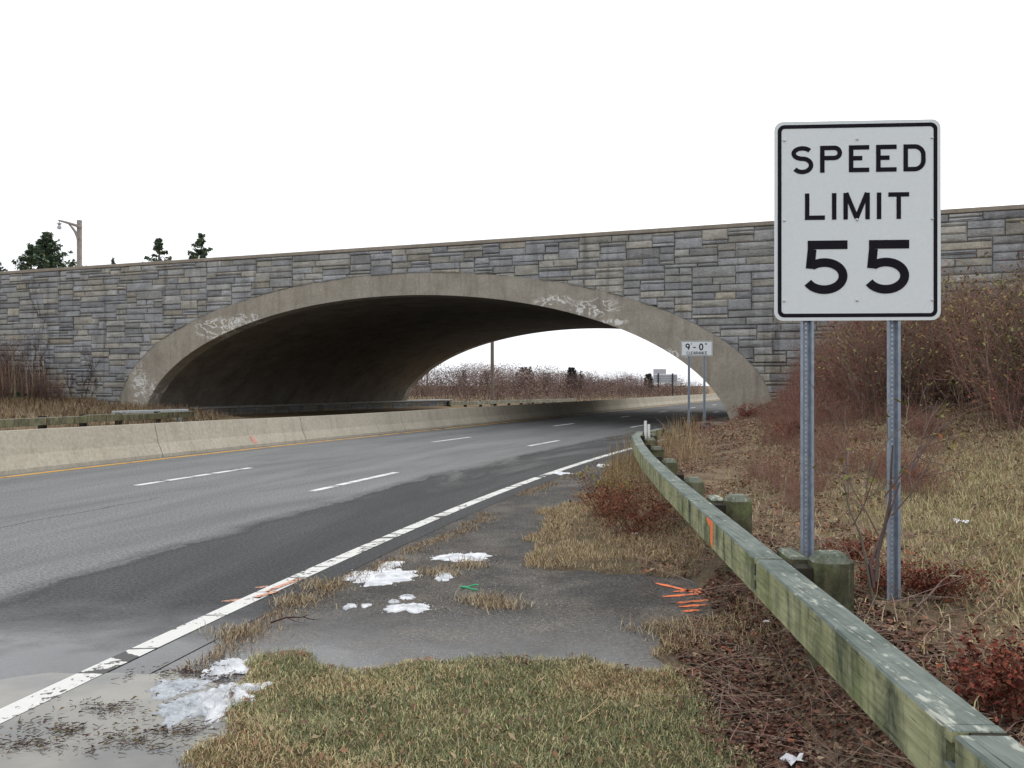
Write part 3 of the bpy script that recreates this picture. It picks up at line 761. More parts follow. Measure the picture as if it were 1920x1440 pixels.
text('CLEARANCE', -19 * k_, 19 * k_, cz - 11.3 * k_, 5.6 * k_, .16, -.004, CWD, cs)
for xx in (-14.5, 14): uchannel('post', xx * k_, .006, -.3, cz + 12 * k_, .085, cs, False)

# ------------------------------------------------------------------ timber guard rail on the right
rail = empty('timber_guardrail', (1.29, 5.0, 0), 0, 'mossy square timber guardrail on short posts beside the paved shoulder', 'guardrail')
ro = np.array([1.29, 5.0, 0])
def oriented(mb, c, ax, L0, L1, w0, w1, z0, z1, bev):
    """box in a frame: along ax (unit 2D), across to its right"""
    t = MB(); t.box(L0, L1, w0, w1, z0, z1, bev); rx, ry = ax[1], -ax[0]
    mb.add([(c[0] + a * ax[0] + b * rx - ro[0], c[1] + a * ax[1] + b * ry - ro[1], z) for a, b, z in t.V], t.F)
for i in range(len(RAILP) - 1):
    a, b = RAILP[i], RAILP[i + 1]; L = float(np.linalg.norm(b - a)); ax = (b - a) / L
    zt = .70 - (.0 if i < 8 else .04 * (i - 7))
    mb = MB(); oriented(mb, a, ax, .06 if i else .014, L - .012, 0, .15, zt - .2, zt, .008)
    if i:
        for (u0, u1) in ((zt - .2, zt - .172), (zt - .122, zt - .098), (zt - .035, zt)): oriented(mb, a, ax, .012, .0605, .002, .148, u0, u1, .003)
    beam = mb.build('rail_beam', M_TIMBER, rail)
    if 1 <= i:                                   # dark backing closing the joint; its colour stands in for slot shade
        mb = MB(); oriented(mb, a, ax, -.011, .0595, .05, .146, zt - .196, zt - .004, 0); mb.build('dark_slot_backing', M_DARKWOOD, rail)
    if i == 3:
        for (s0, s1, u0, u1) in ((1.40, 1.50, zt - .19, zt - .006), (1.51, 1.66, zt - .06, zt - .006)):
            rx, ry = ax[1], -ax[0]; V = [(a[0] + l * ax[0] - rx * .001 - ro[0], a[1] + l * ax[1] - ry * .001 - ro[1], z) for l, z in ((s0, u0), (s1, u0 + .03), (s1 - .01, u1), (s0 - .02, u1))]
            mesh('paint_mark', V, [(0, 1, 2, 3)], M_ORANGE, beam)
    # post and packing block just before each joint
    c = b; mb = MB(); oriented(mb, c, ax, -.30, -.10, .235, .435, gz(float(c[0]), float(c[1])) - .35, zt + (.075 if i < 4 else -.03), .045); mb.build('post', M_POST, rail)
    mb = MB(); oriented(mb, c, ax, -.26, -.13, .1505, .2345, zt - .17, zt - .0, .004); mb.build('spacer_block', M_DARKWOOD, rail)
    if 2 <= i < 4: mb = MB(); oriented(mb, c, ax, -.085, .22, .16, .26, zt - .14, zt + .025, .012); mb.build('backing_block', M_POST, rail)

# rail on the far side of the far carriageway (left) and beyond the tunnel
def simple_rail(name, pts, zt, ht, mat, label, pmat):
    o = empty(name, (pts[0][0], pts[0][1], 0), 0, label, 'guardrail'); b0 = np.array([pts[0][0], pts[0][1], 0.])
    for (a, b) in zip(pts[:-1], pts[1:]):
        a = np.array(a, float); b = np.array(b, float); L = np.linalg.norm(b[:2] - a[:2]); ax = (b[:2] - a[:2]) / L; n_ = max(1, int(round(L / 2.5)))
        for k in range(n_):
            mb = MB(); t = MB(); t.box(.015, L / n_ - .015, -.08, .08, -ht, 0, .01); s0 = L / n_ * k
            f = lambda q: (a[0] + (s0 + q[0]) * ax[0] + q[1] * ax[1] - b0[0], a[1] + (s0 + q[0]) * ax[1] - q[1] * ax[0] - b0[1], q[2] + a[2] + (b[2] - a[2]) * (s0 + q[0]) / L)
            dz = random.uniform(-.02, .02); mb.add([tuple(np.array(f(q)) + np.array([0, 0, dz])) for q in t.V], t.F); mb.build('rail_beam', mat, o)
            mb = MB(); t = MB(); g0 = gz(a[0] + s0 * ax[0], a[1] + s0 * ax[1]); t.box(.1, .3, -.29, -.085, g0 - a[2] - .3, .04, .02); mb.add([f(q) for q in t.V], t.F); mb.build('post', pmat, o)
    return o
simple_rail('timber_guardrail', [(-15.6, 20.5, .66), (-14.75, 27, .64), (-14.1, 34, .57), (-13.4, 39.6, .52)], 0, .24, M_FARRAIL, 'low mossy timber guardrail across the far carriageway before the bridge', M_DARKWOOD)
bx_, by_ = from_bridge(AC - AI + 1.6, LT + 4)
simple_rail('timber_guardrail', [(-5.0, 75.5, .28), (-.2, 85, .26), (6.6, 98, .22)], 0, .3, M_GREYWOOD, 'bleached uneven timber guardrail seen through the arch beyond the tunnel', M_DARKWOOD)
# pale steel rail end by the left arch foot
st = empty('steel_rail_end', (-14.7, 38.6, gz(-14.7, 38.6)), 0, 'pale grey steel rail end on a short leg at the left arch foot', 'guardrail')
def bar_between(mb, a, b, hw, hh):
    a = np.array(a, float); b = np.array(b, float); d = b - a; L = np.linalg.norm(d); ax = d[:2] / np.linalg.norm(d[:2]); t = MB(); t.box(0, L, -hw, hw, -hh, hh, min(hw, hh) * .3)
    mb.add([(a[0] + q[0] * ax[0] + q[1] * ax[1], a[1] + q[0] * ax[1] - q[1] * ax[0], a[2] + q[2] + d[2] * q[0] / L) for q in t.V], t.F)
z_ = .55 - st.location.z
mb = MB(); bar_between(mb, (-1.25, -.9, z_ - .03), (1.1, .95, z_), .16, .065); mb.build('rail_beam', M_STEEL, st)
mb = MB(); t_ = MB(); t_.box(.72, .98, .6, .8, -.3, z_ - .066, .01); mb.add(t_.V, t_.F); mb.build('leg', M_STEEL, st)

# delineators behind the end of the rail
dl = empty('marker_post', (2.70, 18.9, gz(2.70, 18.9)), R(-10), 'white marker post with two reflector slats by the end of the rail', 'marker')
mb = MB(); mb.box(-.05, .05, 0, .025, -.3, .42, .006); mb.build('base_post', M_WHITEP, dl)
mb = MB(); mb.box(-.055, .0, -.012, -.002, .44, .82, .004); mb.build('slat', M_WHITEP, dl)
mb = MB(); mb.box(.012, .066, .004, .014, .40, .75, .004); mb.build('slat', M_WHITEP, dl)
mb = MB(); mb.box(-.012, .03, .0, .02, .42, .5, .003); mb.build('bracket', M_SIGNPOSTD, dl)

# ------------------------------------------------------------------ poles, lamp, far sign
lx, ly = from_bridge(-34.1, 3.0); LZ = 6.75
k_ = ly / 1770; lx = (149 - 960) * k_
lamp = empty('street_lamp', (lx, ly, LZ), 0, 'tall wooden street lamp with a bracket arm standing above the bridge parapet', 'street lamp')
top = 1.62 + ly * (722 - 413) / 1770 - LZ
mb = MB(); mb.box(-.11, .11, -.11, .11, -.02, top, .02); mb.build('pole', M_POLEWOOD, lamp)
mb = MB(); zz = lambda p: 1.62 + ly * (722 - p) / 1770 - LZ; xx_ = lambda p: (p - 149) * k_
mb.tube([(xx_(155), -.14, zz(427)), (xx_(149), -.14, zz(425)), (xx_(130), -.14, zz(419)), (xx_(112), -.14, zz(414))], [.085, .09, .075, .05], 6); mb.build('arm', M_POLEWOOD, lamp)
mb = MB(); mb.tube([(xx_(131), -.14, zz(421)), (xx_(137), -.14, zz(427)), (xx_(143), -.14, zz(435)), (xx_(147), -.13, zz(446)), (xx_(148), -.12, zz(458))], [.03, .06, .07, .06, .03], 6); mb.build('brace', M_POLEWOOD, lamp)
mb = MB(); mb.tube([(xx_(113.5), -.14, zz(415)), (xx_(113.5), -.14, zz(423))], .02, 5); mb.build('hanger', M_GALV, lamp)
mb = MB(); mb.tube([(xx_(113.5), -.14, zz(418)), (xx_(113.5), -.14, zz(420)), (xx_(113.5), -.14, zz(423))], [.04, .13, .06], 10); mb.tube([(xx_(113.5), -.14, zz(423.5)), (xx_(113.5), -.14, zz(426)), (xx_(113.5), -.14, zz(430.5))], [.06, .12, .10], 10); mb.build('lantern', M_SIGNBACK, lamp)

def pole(x, Y, h, r, label):
    X = (x - 960) / 1770 * Y; g0 = gz(X, Y); mb = MB()
    mb.tube([(0, 0, -.3), (0, 0, h * .5), (0, 0, h)], [r, r * .9, r * .75], 8); o = mb.build('utility_pole', M_POLEDARK); o.location = (X, Y, g0)
    return tag(o, label, 'pole')
pole(923, 84, 10.5, .17, 'tall brown wooden utility pole standing in the brush beyond the arch')
pole(801, 104, 3.6, .10, 'short dark pole in the brush close to the tunnel edge')
pole(791, 118, 3.0, .09, 'thin leaning pole stub at the left end of the far brush')
fs = empty('highway_sign', (24.6, 155, gz(24.6, 155)), 0, 'large grey back of a highway sign on two dark posts beyond the arch', 'sign')
k_ = 155 / 1770; f0 = fs.location.z; fx = lambda p: (p - 960) * k_ - 24.6; fz = lambda p: 1.62 + (722 - p) * k_ - f0
mb = MB(); mb.box(fx(1225), fx(1249), 0, .06, fz(701.6), fz(692)); mb.build('upper_panel', M_SIGNBACK, fs)
mb = MB(); mb.box(fx(1225), fx(1270), 0, .06, fz(718), fz(702)); mb.build('lower_panel', M_SIGNBACK, fs)
for p in (1234, 1261): mb = MB(); mb.box(fx(p) - .1, fx(p) + .1, -.25, -.05, -.3, fz(700), 0); mb.build('post', M_SIGNPOSTD, fs)
for p in (705, 709.5, 714): mb = MB(); mb.box(fx(1225), fx(1270), -.05, -.002, fz(p) - .04, fz(p) + .04, 0); mb.build('stiffener', M_GALV, fs)

# ------------------------------------------------------------------ vegetation generators
def jit(c, v, n): return np.clip(np.asarray(c)[None] * (1 + v * (rng.random((n, 1)) * 2 - 1)) * (1 + .12 * (rng.random((n, 3)) * 2 - 1)), .004, .9)
def pick(cols, p, n): return np.array(cols)[rng.choice(len(cols), n, p=np.array(p) / np.sum(p))]
def blades(P, hgt, lean, wid, cols, curl=.5):
    """5-vertex blades; P (n,3), hgt/wid arrays"""
    n = len(P); a = rng.random(n) * 2 * np.pi; d = np.stack([np.cos(a), np.sin(a), np.zeros(n)], 1); s = np.stack([-np.sin(a), np.cos(a), np.zeros(n)], 1)
    s = np.where(rng.random((n, 1)) < .5, s, np.stack([np.ones(n), np.zeros(n), np.zeros(n)], 1))
    l = (lean * (.3 + rng.random(n)))[:, None]; h = np.asarray(hgt)[:, None]; w = np.asarray(wid)[:, None]
    up = np.array([0, 0, 1.0])
    m_ = P + h * .55 * (up * np.cos(l * .6) + d * np.sin(l * .6)); e = m_ + h * .45 * (up * np.cos(l * (1 + curl)) + d * np.sin(l * (1 + curl)))
    V = np.stack([P - s * w / 2, P + s * w / 2, m_ + s * w * .38, m_ - s * w * .38, e], 1).reshape(-1, 3)
    b = np.arange(n)[:, None] * 5
    T = np.concatenate([b + np.array([0, 1, 2]), b + np.array([0, 2, 3]), b + np.array([3, 2, 4])], 0)
    return V, T, np.repeat(cols, 5, 0)
def leaves(P, size, cols, flat=.6, up=.0):
    n = len(P); a = rng.random(n) * 2 * np.pi; t = (rng.random(n) - .5) * 2 * flat
    u = np.stack([np.cos(a), np.sin(a), np.sin(t)], 1); v = np.stack([-np.sin(a), np.cos(a), np.sin((rng.random(n) - .5) * 2 * flat)], 1)
    s = np.asarray(size)[:, None]; k = (.35 + .3 * rng.random((n, 1)))
    c = P[:, None, :]; V = np.stack([P - u * s, P + v * s * k, P + u * s, P - v * s * k], 1)
    V[:, 1, 2] += np.asarray(size) * .25; V[:, 3, 2] += np.asarray(size) * .25; V[:, :, 2] += up
    b = np.arange(n)[:, None] * 4
    T = np.concatenate([b + np.array([0, 1, 2]), b + np.array([0, 2, 3])], 0)
    return V.reshape(-1, 3), T, np.repeat(cols, 4, 0)
def join(parts):
    V = []; T = []; C = []; b = 0
    for v, t, c in parts: V.append(v); T.append(t + b); C.append(c); b += len(v)
    return np.concatenate(V), np.concatenate(T), np.concatenate(C)
def ground_pts(n, x0, x1, y0, y1, keep=None):
    X = rng.uniform(x0, x1, n); Y = rng.uniform(y0, y1, n)
    if keep is not None: m_ = keep(X, Y); X = X[m_]; Y = Y[m_]
    return np.stack([X, Y, ground_z(X, Y)], 1)
def twigs(starts, dirs, lens, r0, col, gens=2, kids=3, spread=.6, droop=0.0, seg=3, low=.35):
    """branching 3-sided twigs, all at once; returns mesh arrays and tips"""
    parts = []; tips = []
    P = np.asarray(starts, float); D = np.asarray(dirs, float); L = np.asarray(lens, float); r = np.full(len(P), r0)
    for g_ in range(gens + 1):
        n = len(P); pts = [P]; d = D.copy(); rad = [r]
        for s in range(seg):
            d = d + rng.normal(0, .16, (n, 3)); d[:, 2] -= droop; d /= np.linalg.norm(d, axis=1)[:, None]
            pts.append(pts[-1] + d * (L / seg)[:, None]); rad.append(r * (1 - .6 * (s + 1) / seg))
        a = np.cross(D, rng.normal(0, 1, (n, 3))); a /= np.linalg.norm(a, axis=1)[:, None] + 1e-9; b_ = np.cross(D, a)
        V = np.stack([np.stack([p + q[:, None] * (math.cos(2.094 * k) * a + math.sin(2.094 * k) * b_) for k in range(3)], 1) for p, q in zip(pts, rad)], 1)  # n,seg+1,3,3
        base = np.arange(n)[:, None] * (3 * (seg + 1)); T = []
        for s in range(seg):
            for k in range(3):
                a0, a1, b0, b1 = s * 3 + k, s * 3 + (k + 1) % 3, s * 3 + 3 + k, s * 3 + 3 + (k + 1) % 3
                T += [base + np.array([a0, a1, b1]), base + np.array([a0, b1, b0])]
        parts.append((V.reshape(-1, 3), np.concatenate(T), np.repeat(jit(col, .3, n), 3 * (seg + 1), 0)))
        tips.append(pts[-1]); tips.append(pts[-2])
        if g_ == gens: break
        nP = []; nD = []; nL = []; nr = []
        for k in range(kids):
            f = rng.uniform(low, 1.0, n); idx = np.minimum((f * seg).astype(int), seg - 1); fr = f * seg - idx
            A = np.stack(pts, 1)[np.arange(n), idx]; B = np.stack(pts, 1)[np.arange(n), idx + 1]
            nP.append(A + (B - A) * fr[:, None]); q = D + rng.normal(0, spread, (n, 3)); q /= np.linalg.norm(q, axis=1)[:, None]
            nD.append(q); nL.append(L * rng.uniform(.3, .6, n)); nr.append(r * .55)
        P = np.concatenate(nP); D = np.concatenate(nD); L = np.concatenate(nL); r = np.concatenate(nr)
    return join(parts), np.concatenate(tips)

# ---- foreground lawn
def lawn_keep(X, Y):
    n1 = (fbm(X * 2.2, Y * 2.2, 9) - .5)
    return (np.minimum(X + 1.48 + .7 * n1, 5.52 - Y + .75 * n1 - .05 * X) > .03) & (X < .98 + .5 * (fbm(X * 2, Y * 2, 77) - .5))
P = ground_pts(115000, -1.9, 1.3, 2.6, 5.8, lawn_keep)
P = P[rng.random(len(P)) < (.1 + 1.3 * fbm(P[:, 0] * 3.2, P[:, 1] * 3.2, 61)) * np.clip((5.62 - P[:, 1] - .05 * P[:, 0]) * 3 + .25, .2, 1)]
n = len(P); gm = fbm(P[:, 0] * 1.6, P[:, 1] * 1.6, 51) + .22 * (rng.random(n) - .5)
cg = jit((.215, .225, .12), .35, n); cy_ = jit((.50, .42, .24), .3, n); cb = jit((.30, .21, .12), .3, n)
c = np.where((gm > .5)[:, None], cg, cy_); c = np.where((gm < .36)[:, None], cb, c); c = np.where((rng.random(n) < .3)[:, None], cy_, c)
V, T, C = blades(P, rng.uniform(.015, .055, n) * (.6 + .9 * fbm(P[:, 0] * 4, P[:, 1] * 4, 66)), 1.45, rng.uniform(.0025, .005, n), c)
Pd = ground_pts(900, -1.6, 1.1, 2.8, 5.6, lawn_keep); nd_ = len(Pd); lv = leaves(Pd, rng.uniform(.008, .024, nd_), pick([(.26, .15, .09), (.17, .10, .07), (.36, .27, .17)], [3, 3, 2], nd_), .7, .022); V, T, C = join([(V, T, C), lv])
tag(mesh('lawn_grass', V, T, M_VEG, col=C), 'short mixed green and straw coloured grass in the foreground', 'grass', kind='stuff')
# ---- tan grass crept over the shoulder and along its edges
def crept_keep(X, Y):
    er = X - rail_x(Y); n2 = fbm(X * 1.5, Y * 1.5, 15)
    w_ = np.interp(Y, [5.4, 6.0, 6.4, 6.7, 7.8, 8.4, 9.5, 11, 13, 15, 18, 22], [.35, .6, .4, -.6, -.6, 1.4, 1.6, 1.4, .85, .65, .5, .5])
    return ((w_ + er) + (n2 - .5) * .9 > .02) & (er < .3) & (fbm(X * 2.6, Y * 2.6, 88) > .22 + .25 * rng.random(len(X)))
P = ground_pts(120000, -.9, 2.6, 5.6, 19.5, crept_keep); n = len(P)
c = pick([(.5, .40, .25), (.40, .30, .18), (.25, .165, .10), (.26, .25, .12)], [4, 4, 3, 1], n) * (.7 + .6 * rng.random((n, 1)))
V1 = blades(P, rng.uniform(.03, .11, n), 1.25, rng.uniform(.003, .006, n), c)
te = rng.uniform(-1, 19, 9000); de = .42 + np.abs(rng.normal(0, .12, 9000)) + .5 * (fbm(te * .9, te * 0, 4) - .5)
kk = (fbm(te * 1.1, te * 0 + 3, 71) > .47) & (te > .8); Pe = road(te[kk], de[kk], .0); n = len(Pe)
c = pick([(.40, .32, .2), (.29, .205, .125), (.17, .11, .075)], [3, 3, 3], n) * (.7 + .6 * rng.random((n, 1)))
V2 = blades(Pe, rng.uniform(.02, .065, n), 1.4, rng.uniform(.003, .006, n), c)
tc = np.array([px(940, 1135), px(905, 1128), px(1230, 1180), px(1290, 1190), px(445, 1188), px(550, 1130), px(600, 1100), px(820, 1075), px(880, 1060)])
qt = tc[rng.integers(0, len(tc), 2600)] + rng.normal(0, 1, (2600, 2)) * np.array([.10, .09]); Pt = np.column_stack([qt, np.maximum(ground_z(qt[:, 0], qt[:, 1]), -.004)]); n = len(Pt)
V3 = blades(Pt, rng.uniform(.03, .12, n), 1.3, rng.uniform(.003, .006, n), pick([(.47, .39, .26), (.36, .28, .18), (.22, .155, .105)], [3, 3, 2], n) * (.7 + .6 * rng.random((n, 1))))
V, T, C = join([V1, V2, V3])
tag(mesh('dry_shoulder_grass', V, T, M_VEG, col=C), 'dry tan grass creeping over the paved shoulder', 'grass', kind='stuff')
# ---- grass and litter on the verge behind the rail
def verge_keep(X, Y): return (X - rail_x(np.minimum(Y, 21.8)) > .25) & (X > .31 * Y - 1.0)
P = ground_pts(330000, 1.2, 12, 2.6, 20, verge_keep)
er_ = P[:, 0] - rail_x(np.minimum(P[:, 1], 21.8)); hm = sstep(.8, 1.9, er_ + .9 * (fbm(P[:, 0], P[:, 1], 91) - .5)) * sstep(14, 9, P[:, 1]) * sstep(.33, .43, P[:, 0] / P[:, 1] + .12 * (fbm(P[:, 0] * .7, P[:, 1] * .7, 29) - .5))
P = P[rng.random(len(P)) < .13 + .8 * hm]; n = len(P)
c = pick([(.5, .42, .25), (.40, .35, .19), (.26, .25, .12), (.33, .22, .13)], [4, 4, 2.5, 2], n) * (.7 + .6 * rng.random((n, 1)))
V1 = blades(P, rng.uniform(.04, .13, n), 1.15, rng.uniform(.003, .0065, n), c)
Pl = ground_pts(170000, .9, 13, 2.6, 34, lambda X, Y: (X - rail_x(np.minimum(Y, 21.8)) > -.35) & (X > .12 * Y) & (fbm(X * 1.3, Y * 1.3, 17) > .36)); n = len(Pl)
c = pick([(.22, .115, .08), (.17, .095, .07), (.36, .27, .18), (.30, .11, .06), (.11, .08, .065)], [4, 4, 3, 1.2, 3], n) * (.7 + .6 * rng.random((n, 1)))
V2 = leaves(Pl, rng.uniform(.008, .032, n), c, .6, .012)
Pk = ground_pts(42000, .8, 2.0, 2.5, 7.5, lambda X, Y: (X - rail_x(Y) > -.38 + .5 * (fbm(X * 2, Y * 2, 77) - .5)) & (X - rail_x(Y) < .7) ); n = len(Pk)
V3 = leaves(Pk, rng.uniform(.006, .022, n), pick([(.22, .105, .075), (.16, .085, .065), (.34, .25, .17), (.09, .065, .055)], [4, 4, 2, 4], n) * (.7 + .6 * rng.random((n, 1))), .7, .008)
V, T, C = join([V1, V2, V3])
tag(mesh('verge_grass', V, T, M_VEG, col=C), 'dry grass and fallen brown leaves on the verge behind the rail', 'grass', kind='stuff')
# ---- dead twigs lying about
Ps = np.concatenate([ground_pts(3200, .8, 11, 2.8, 30, lambda X, Y: (X - rail_x(np.minimum(Y, 21.8)) > -.45)), ground_pts(420, .95, 2.3, 2.6, 8, lambda X, Y: (X - rail_x(Y) > -.3))]); n = len(Ps); a = rng.random(n) * 6.28
Dd = np.stack([np.cos(a), np.sin(a), rng.uniform(-.02, .25, n)], 1); Ps[:, 2] += .015
(V, T, C), _ = twigs(Ps, Dd, rng.uniform(.12, .6, n), .0032, (.30, .215, .17), 1, 2, .5)
tag(mesh('fallen_twigs', V, T, M_VEG, col=C), 'thin grey-brown fallen twigs and bramble stems under the rail', 'twigs', kind='stuff')

# ---- shrubs
def shrub(h, nst, rad, stem_c, leaf_cols, nleaf, lsize=.03, gens=3, kids=3, tall=.25, r0=.011):
    a = rng.random(nst) * 6.28; rr = rad * np.sqrt(rng.random(nst)) * .55
    P = np.stack([rr * np.cos(a), rr * np.sin(a), np.full(nst, -.05)], 1)
    D = np.stack([np.cos(a) * tall * 1.3 * rng.random(nst), np.sin(a) * tall * 1.3 * rng.random(nst), np.ones(nst)], 1) + rng.normal(0, .1, (nst, 3)); D /= np.linalg.norm(D, axis=1)[:, None]
    tw, tips = twigs(P, D, h * rng.uniform(.5, .9, nst), r0, stem_c, gens, kids, .55, low=.1)
    tips = tips[tips[:, 2] > h * .10]
    if nleaf:
        q = tips[rng.integers(0, len(tips), nleaf)] + rng.normal(0, .03, (nleaf, 3)); cc = np.array(leaf_cols)[rng.integers(0, len(leaf_cols), nleaf)] * (.7 + .6 * rng.random((nleaf, 1)))
        lv = leaves(q, rng.uniform(.5, 1.1, nleaf) * lsize, cc, 1.3)
    else: lv = None
    return tw, lv
def shrub_obj(name, spec):
    tw, lv = shrub(**spec); o = empty(name)
    mesh('stems', tw[0], tw[1], M_VEG, o, col=tw[2])
    if lv is not None: mesh('leaves', lv[0], lv[1], M_LEAF, o, col=lv[2])
    return o
def place(proto, spots, label, cat, group, used=[None]):
    first = True
    for (x, y, s) in spots:
        o = proto if first else copy_tree(proto); first = False
        o.location = (x, y, gz(x, y) - .02); o.rotation_euler = (0, 0, rng.random() * 6.28); o.scale = (s, s, s * rng.uniform(.9, 1.1))
        tag(o, label, cat, group)
protos = [shrub_obj('bare_shrub', dict(h=2.5, nst=42, rad=1.5, stem_c=c_, leaf_cols=l_, nleaf=int(nl * .9), lsize=.04, gens=3, kids=3)) for c_, l_, nl in
          (((.23, .155, .12), [(.26, .2, .09), (.22, .19, .08), (.27, .14, .085)], 900), ((.24, .14, .115), [(.26, .09, .07), (.16, .11, .05)], 700), ((.2, .145, .125), [(.25, .23, .09), (.2, .2, .08)], 1100))]
sp = []
for k in range(78):
    Y = rng.uniform(12.6, 33); lo = np.interp(Y, [12.6, 16, 20, 27, 33], [6.6, 6.5, 7.4, 8.6, 10.4]); X = lo + abs(rng.normal(0, 1)) * 1.8 + rng.uniform(0, 1.6)
    if X < 1.0 + Y * .75: sp.append((X, Y, rng.uniform(.75, 1.1) * np.interp(Y, [13, 24, 33], [1.0, .9, .72])))
LB = ['bare brown thicket shrub with a few yellow-green leaves on the right embankment', 'reddish bare thicket shrub with dull red leaves on the right embankment', 'dense thicket shrub with small olive leaves on the right embankment']
for j in range(3): place(protos[j], sp[j::3], LB[j], 'shrub', 'thicket shrubs on the right embankment')
# low reddish scrub in front of the right wall
pr = shrub_obj('red_scrub', dict(h=1.7, nst=60, rad=1.2, stem_c=(.27, .16, .125), leaf_cols=[(.24, .085, .065), (.2, .115, .085)], nleaf=420, lsize=.035, gens=2, kids=4, r0=.007))
sp = []
for k in range(110):
    X, Y = rng.uniform(5.5, 12.0), rng.uniform(17, 34)
    bx, by = to_bridge(X, Y)
    if by < -.8 and bx > .6 and X > .28 * Y + .2: sp.append((X, Y, rng.uniform(.55, 1.0) * float(np.interp(X - .28 * Y, [.2, 2.0], [.4, 1.15]))))
place(pr, sp, 'low purplish red scrub before the right bridge wall', 'shrub', 'low red scrub before the right bridge wall')
sp = []; pr = copy_tree(pr); pr.name = 'bramble_tuft'
for k in range(60):
    Y = rng.uniform(8.5, 22); X = rng.uniform(.26, .46) * Y
    if X - rail_x(min(Y, 21.8)) > 1.0: sp.append((X, Y, rng.uniform(.16, .36)))
place(pr, sp, 'small reddish bramble tuft on the leaf litter between the rail and the thicket', 'bramble', 'small bramble tufts on the right bank')
# red fern-like clumps
def clump(n, rad, h, cols, size, stems=30):
    a = rng.random(stems) * 6.28; D = np.stack([np.cos(a), np.sin(a), rng.uniform(.5, 1.6, stems)], 1); D /= np.linalg.norm(D, axis=1)[:, None]
    tw, tips = twigs(np.zeros((stems, 3)) + rng.normal(0, rad * .3, (stems, 3)) * np.array([1, 1, 0]), D, rng.uniform(.5, 1.0, stems) * h, .003, (.16, .07, .05), 1, 3, .5)
    q = tips[rng.integers(0, len(tips), n)] + rng.normal(0, .02, (n, 3)); q[:, 2] = np.abs(q[:, 2])
    lv = leaves(q, rng.uniform(.5, 1.2, n) * size, np.array(cols)[rng.integers(0, len(cols), n)] * (.6 + .7 * rng.random((n, 1))), 1.2)
    return tw, lv
REDC = [(.21, .05, .04), (.25, .075, .045), (.14, .045, .035), (.17, .085, .055)]
def red_clump(x, y, s, label):
    tw, lv = clump(900, .16, .22, REDC, .0125, 34); o = empty('red_leaf_clump', (x, y, gz(x, y))); o.scale = (s, s, s)
    mesh('stems', tw[0], tw[1], M_VEG, o, col=tw[2]); mesh('leaves', lv[0], lv[1], M_LEAF, o, col=lv[2]); tag(o, label, 'plant', 'red leafy clumps on the verge')
def vpx(x, y, z): 
    X, Y = px(x, y, z); return X, Y
for (x, y, z, s, lab) in [(1475, 832, .62, 1.5, 'small round red leafy clump halfway to the arch foot'), (1310, 815, .35, 2.4, 'broad dark red clump beside the clearance sign posts'), (1735, 1108, .46, .8, 'red leafy sprig just right of the speed sign post'),
                          (1655, 1112, .42, .9, 'red leafy sprig at the foot of the sapling'), (1610, 1075, .34, .9, 'red leafy sprig behind the guardrail post'), (1775, 1105, .48, .9, 'red leafy sprig beside a dead branch on the verge'),
                          (1880, 1300, .47, 1.1, 'large red leafy plant behind the rail end'), (1920, 1290, .47, 1.2, 'bright red leafy plant next to the large red one'), (1705, 905, .6, 1.0, 'small orange red sprig on the tan slope'), (1400, 800, .5, 1.8, 'faint red clump before the arch foot')]:
    red_clump(*vpx(x, y, z), s, lab)
# dry dock weeds and yellow weeds against the front of the rail
def weed(x, y, h, cols, label, n=700, stems=60, rad=.3):
    tw, lv = clump(n, rad, h, cols, .018, stems); o = empty('dry_weed', (x, y, gz(x, y)))
    mesh('stems', tw[0], tw[1], M_VEG, o, col=tw[2]); mesh('leaves', lv[0], lv[1], M_LEAF, o, col=lv[2]); tag(o, label, 'weed')
weed(1.33, 10.1, .62, [(.22, .075, .04), (.16, .06, .04)], 'rust red dried weed leaning on the front of the rail', 1100, 90, .5)
weed(1.2, 11.4, .55, [(.25, .10, .05), (.18, .08, .05)], 'brown red dried weed next to the yellow weed by the rail', 800, 70, .4)
weed(1.3, 13.2, .55, [(.30, .24, .05), (.22, .22, .06)], 'yellow-green weed growing at the edge of the shoulder by the rail', 500, 50, .4)
# tall dry grass round the marker post
sp = []
P = ground_pts(2600, 1.5, 5.5, 13.5, 25, lambda X, Y: (abs(X - rail_x(np.minimum(Y, 21.8)) - .3) < .35 + .9 * fbm(X, Y, 5)) & (fbm(X * 1.5, Y * 1.5, 6) > .38)); n = len(P)
V, T, C = blades(P, rng.uniform(.2, .7, n), .45, rng.uniform(.005, .011, n), pick([(.42, .32, .19), (.33, .24, .14), (.25, .19, .1)], [3, 3, 2], n) * (.7 + .5 * rng.random((n, 1))))
tag(mesh('tall_dry_grass', V, T, M_VEG, col=C), 'tall straw coloured grass around the marker post', 'grass', kind='stuff')

# ---- sapling between the sign posts
sx, sy = 1.95, 5.08
sap = empty('sapling', (sx, sy, gz(sx, sy)), 0, 'thin bare sapling with few olive leaves between the sign posts', 'sapling')
tr, _ = twigs(np.array([[0, 0, -.05], [0.01, 0, .15], [0, .01, .12]]), np.array([[-.05, 0, 1], [.3, .05, 1], [-.22, .1, 1.]]) / 1.02, np.array([.75, .75, .6]), .013, (.17, .135, .12), 0, 0, .4, seg=5)
mesh('trunk', tr[0], tr[1], M_VEG, sap, col=tr[2])
bp = np.array([[.02, 0, .4], [.1, .02, .5], [-.1, .03, .45], [.2, .04, .7], [-.05, 0, .65], [.05, 0, .6], [-.12, .05, .6], [.22, .04, .75]])
br, tips = twigs(bp, np.array([[rng.normal(0, .45), rng.normal(0, .4), .9] for _ in bp]), rng.uniform(.35, .6, len(bp)), .006, (.18, .14, .12), 2, 3, .5)
mesh('branches', br[0], br[1], M_VEG, sap, col=br[2])
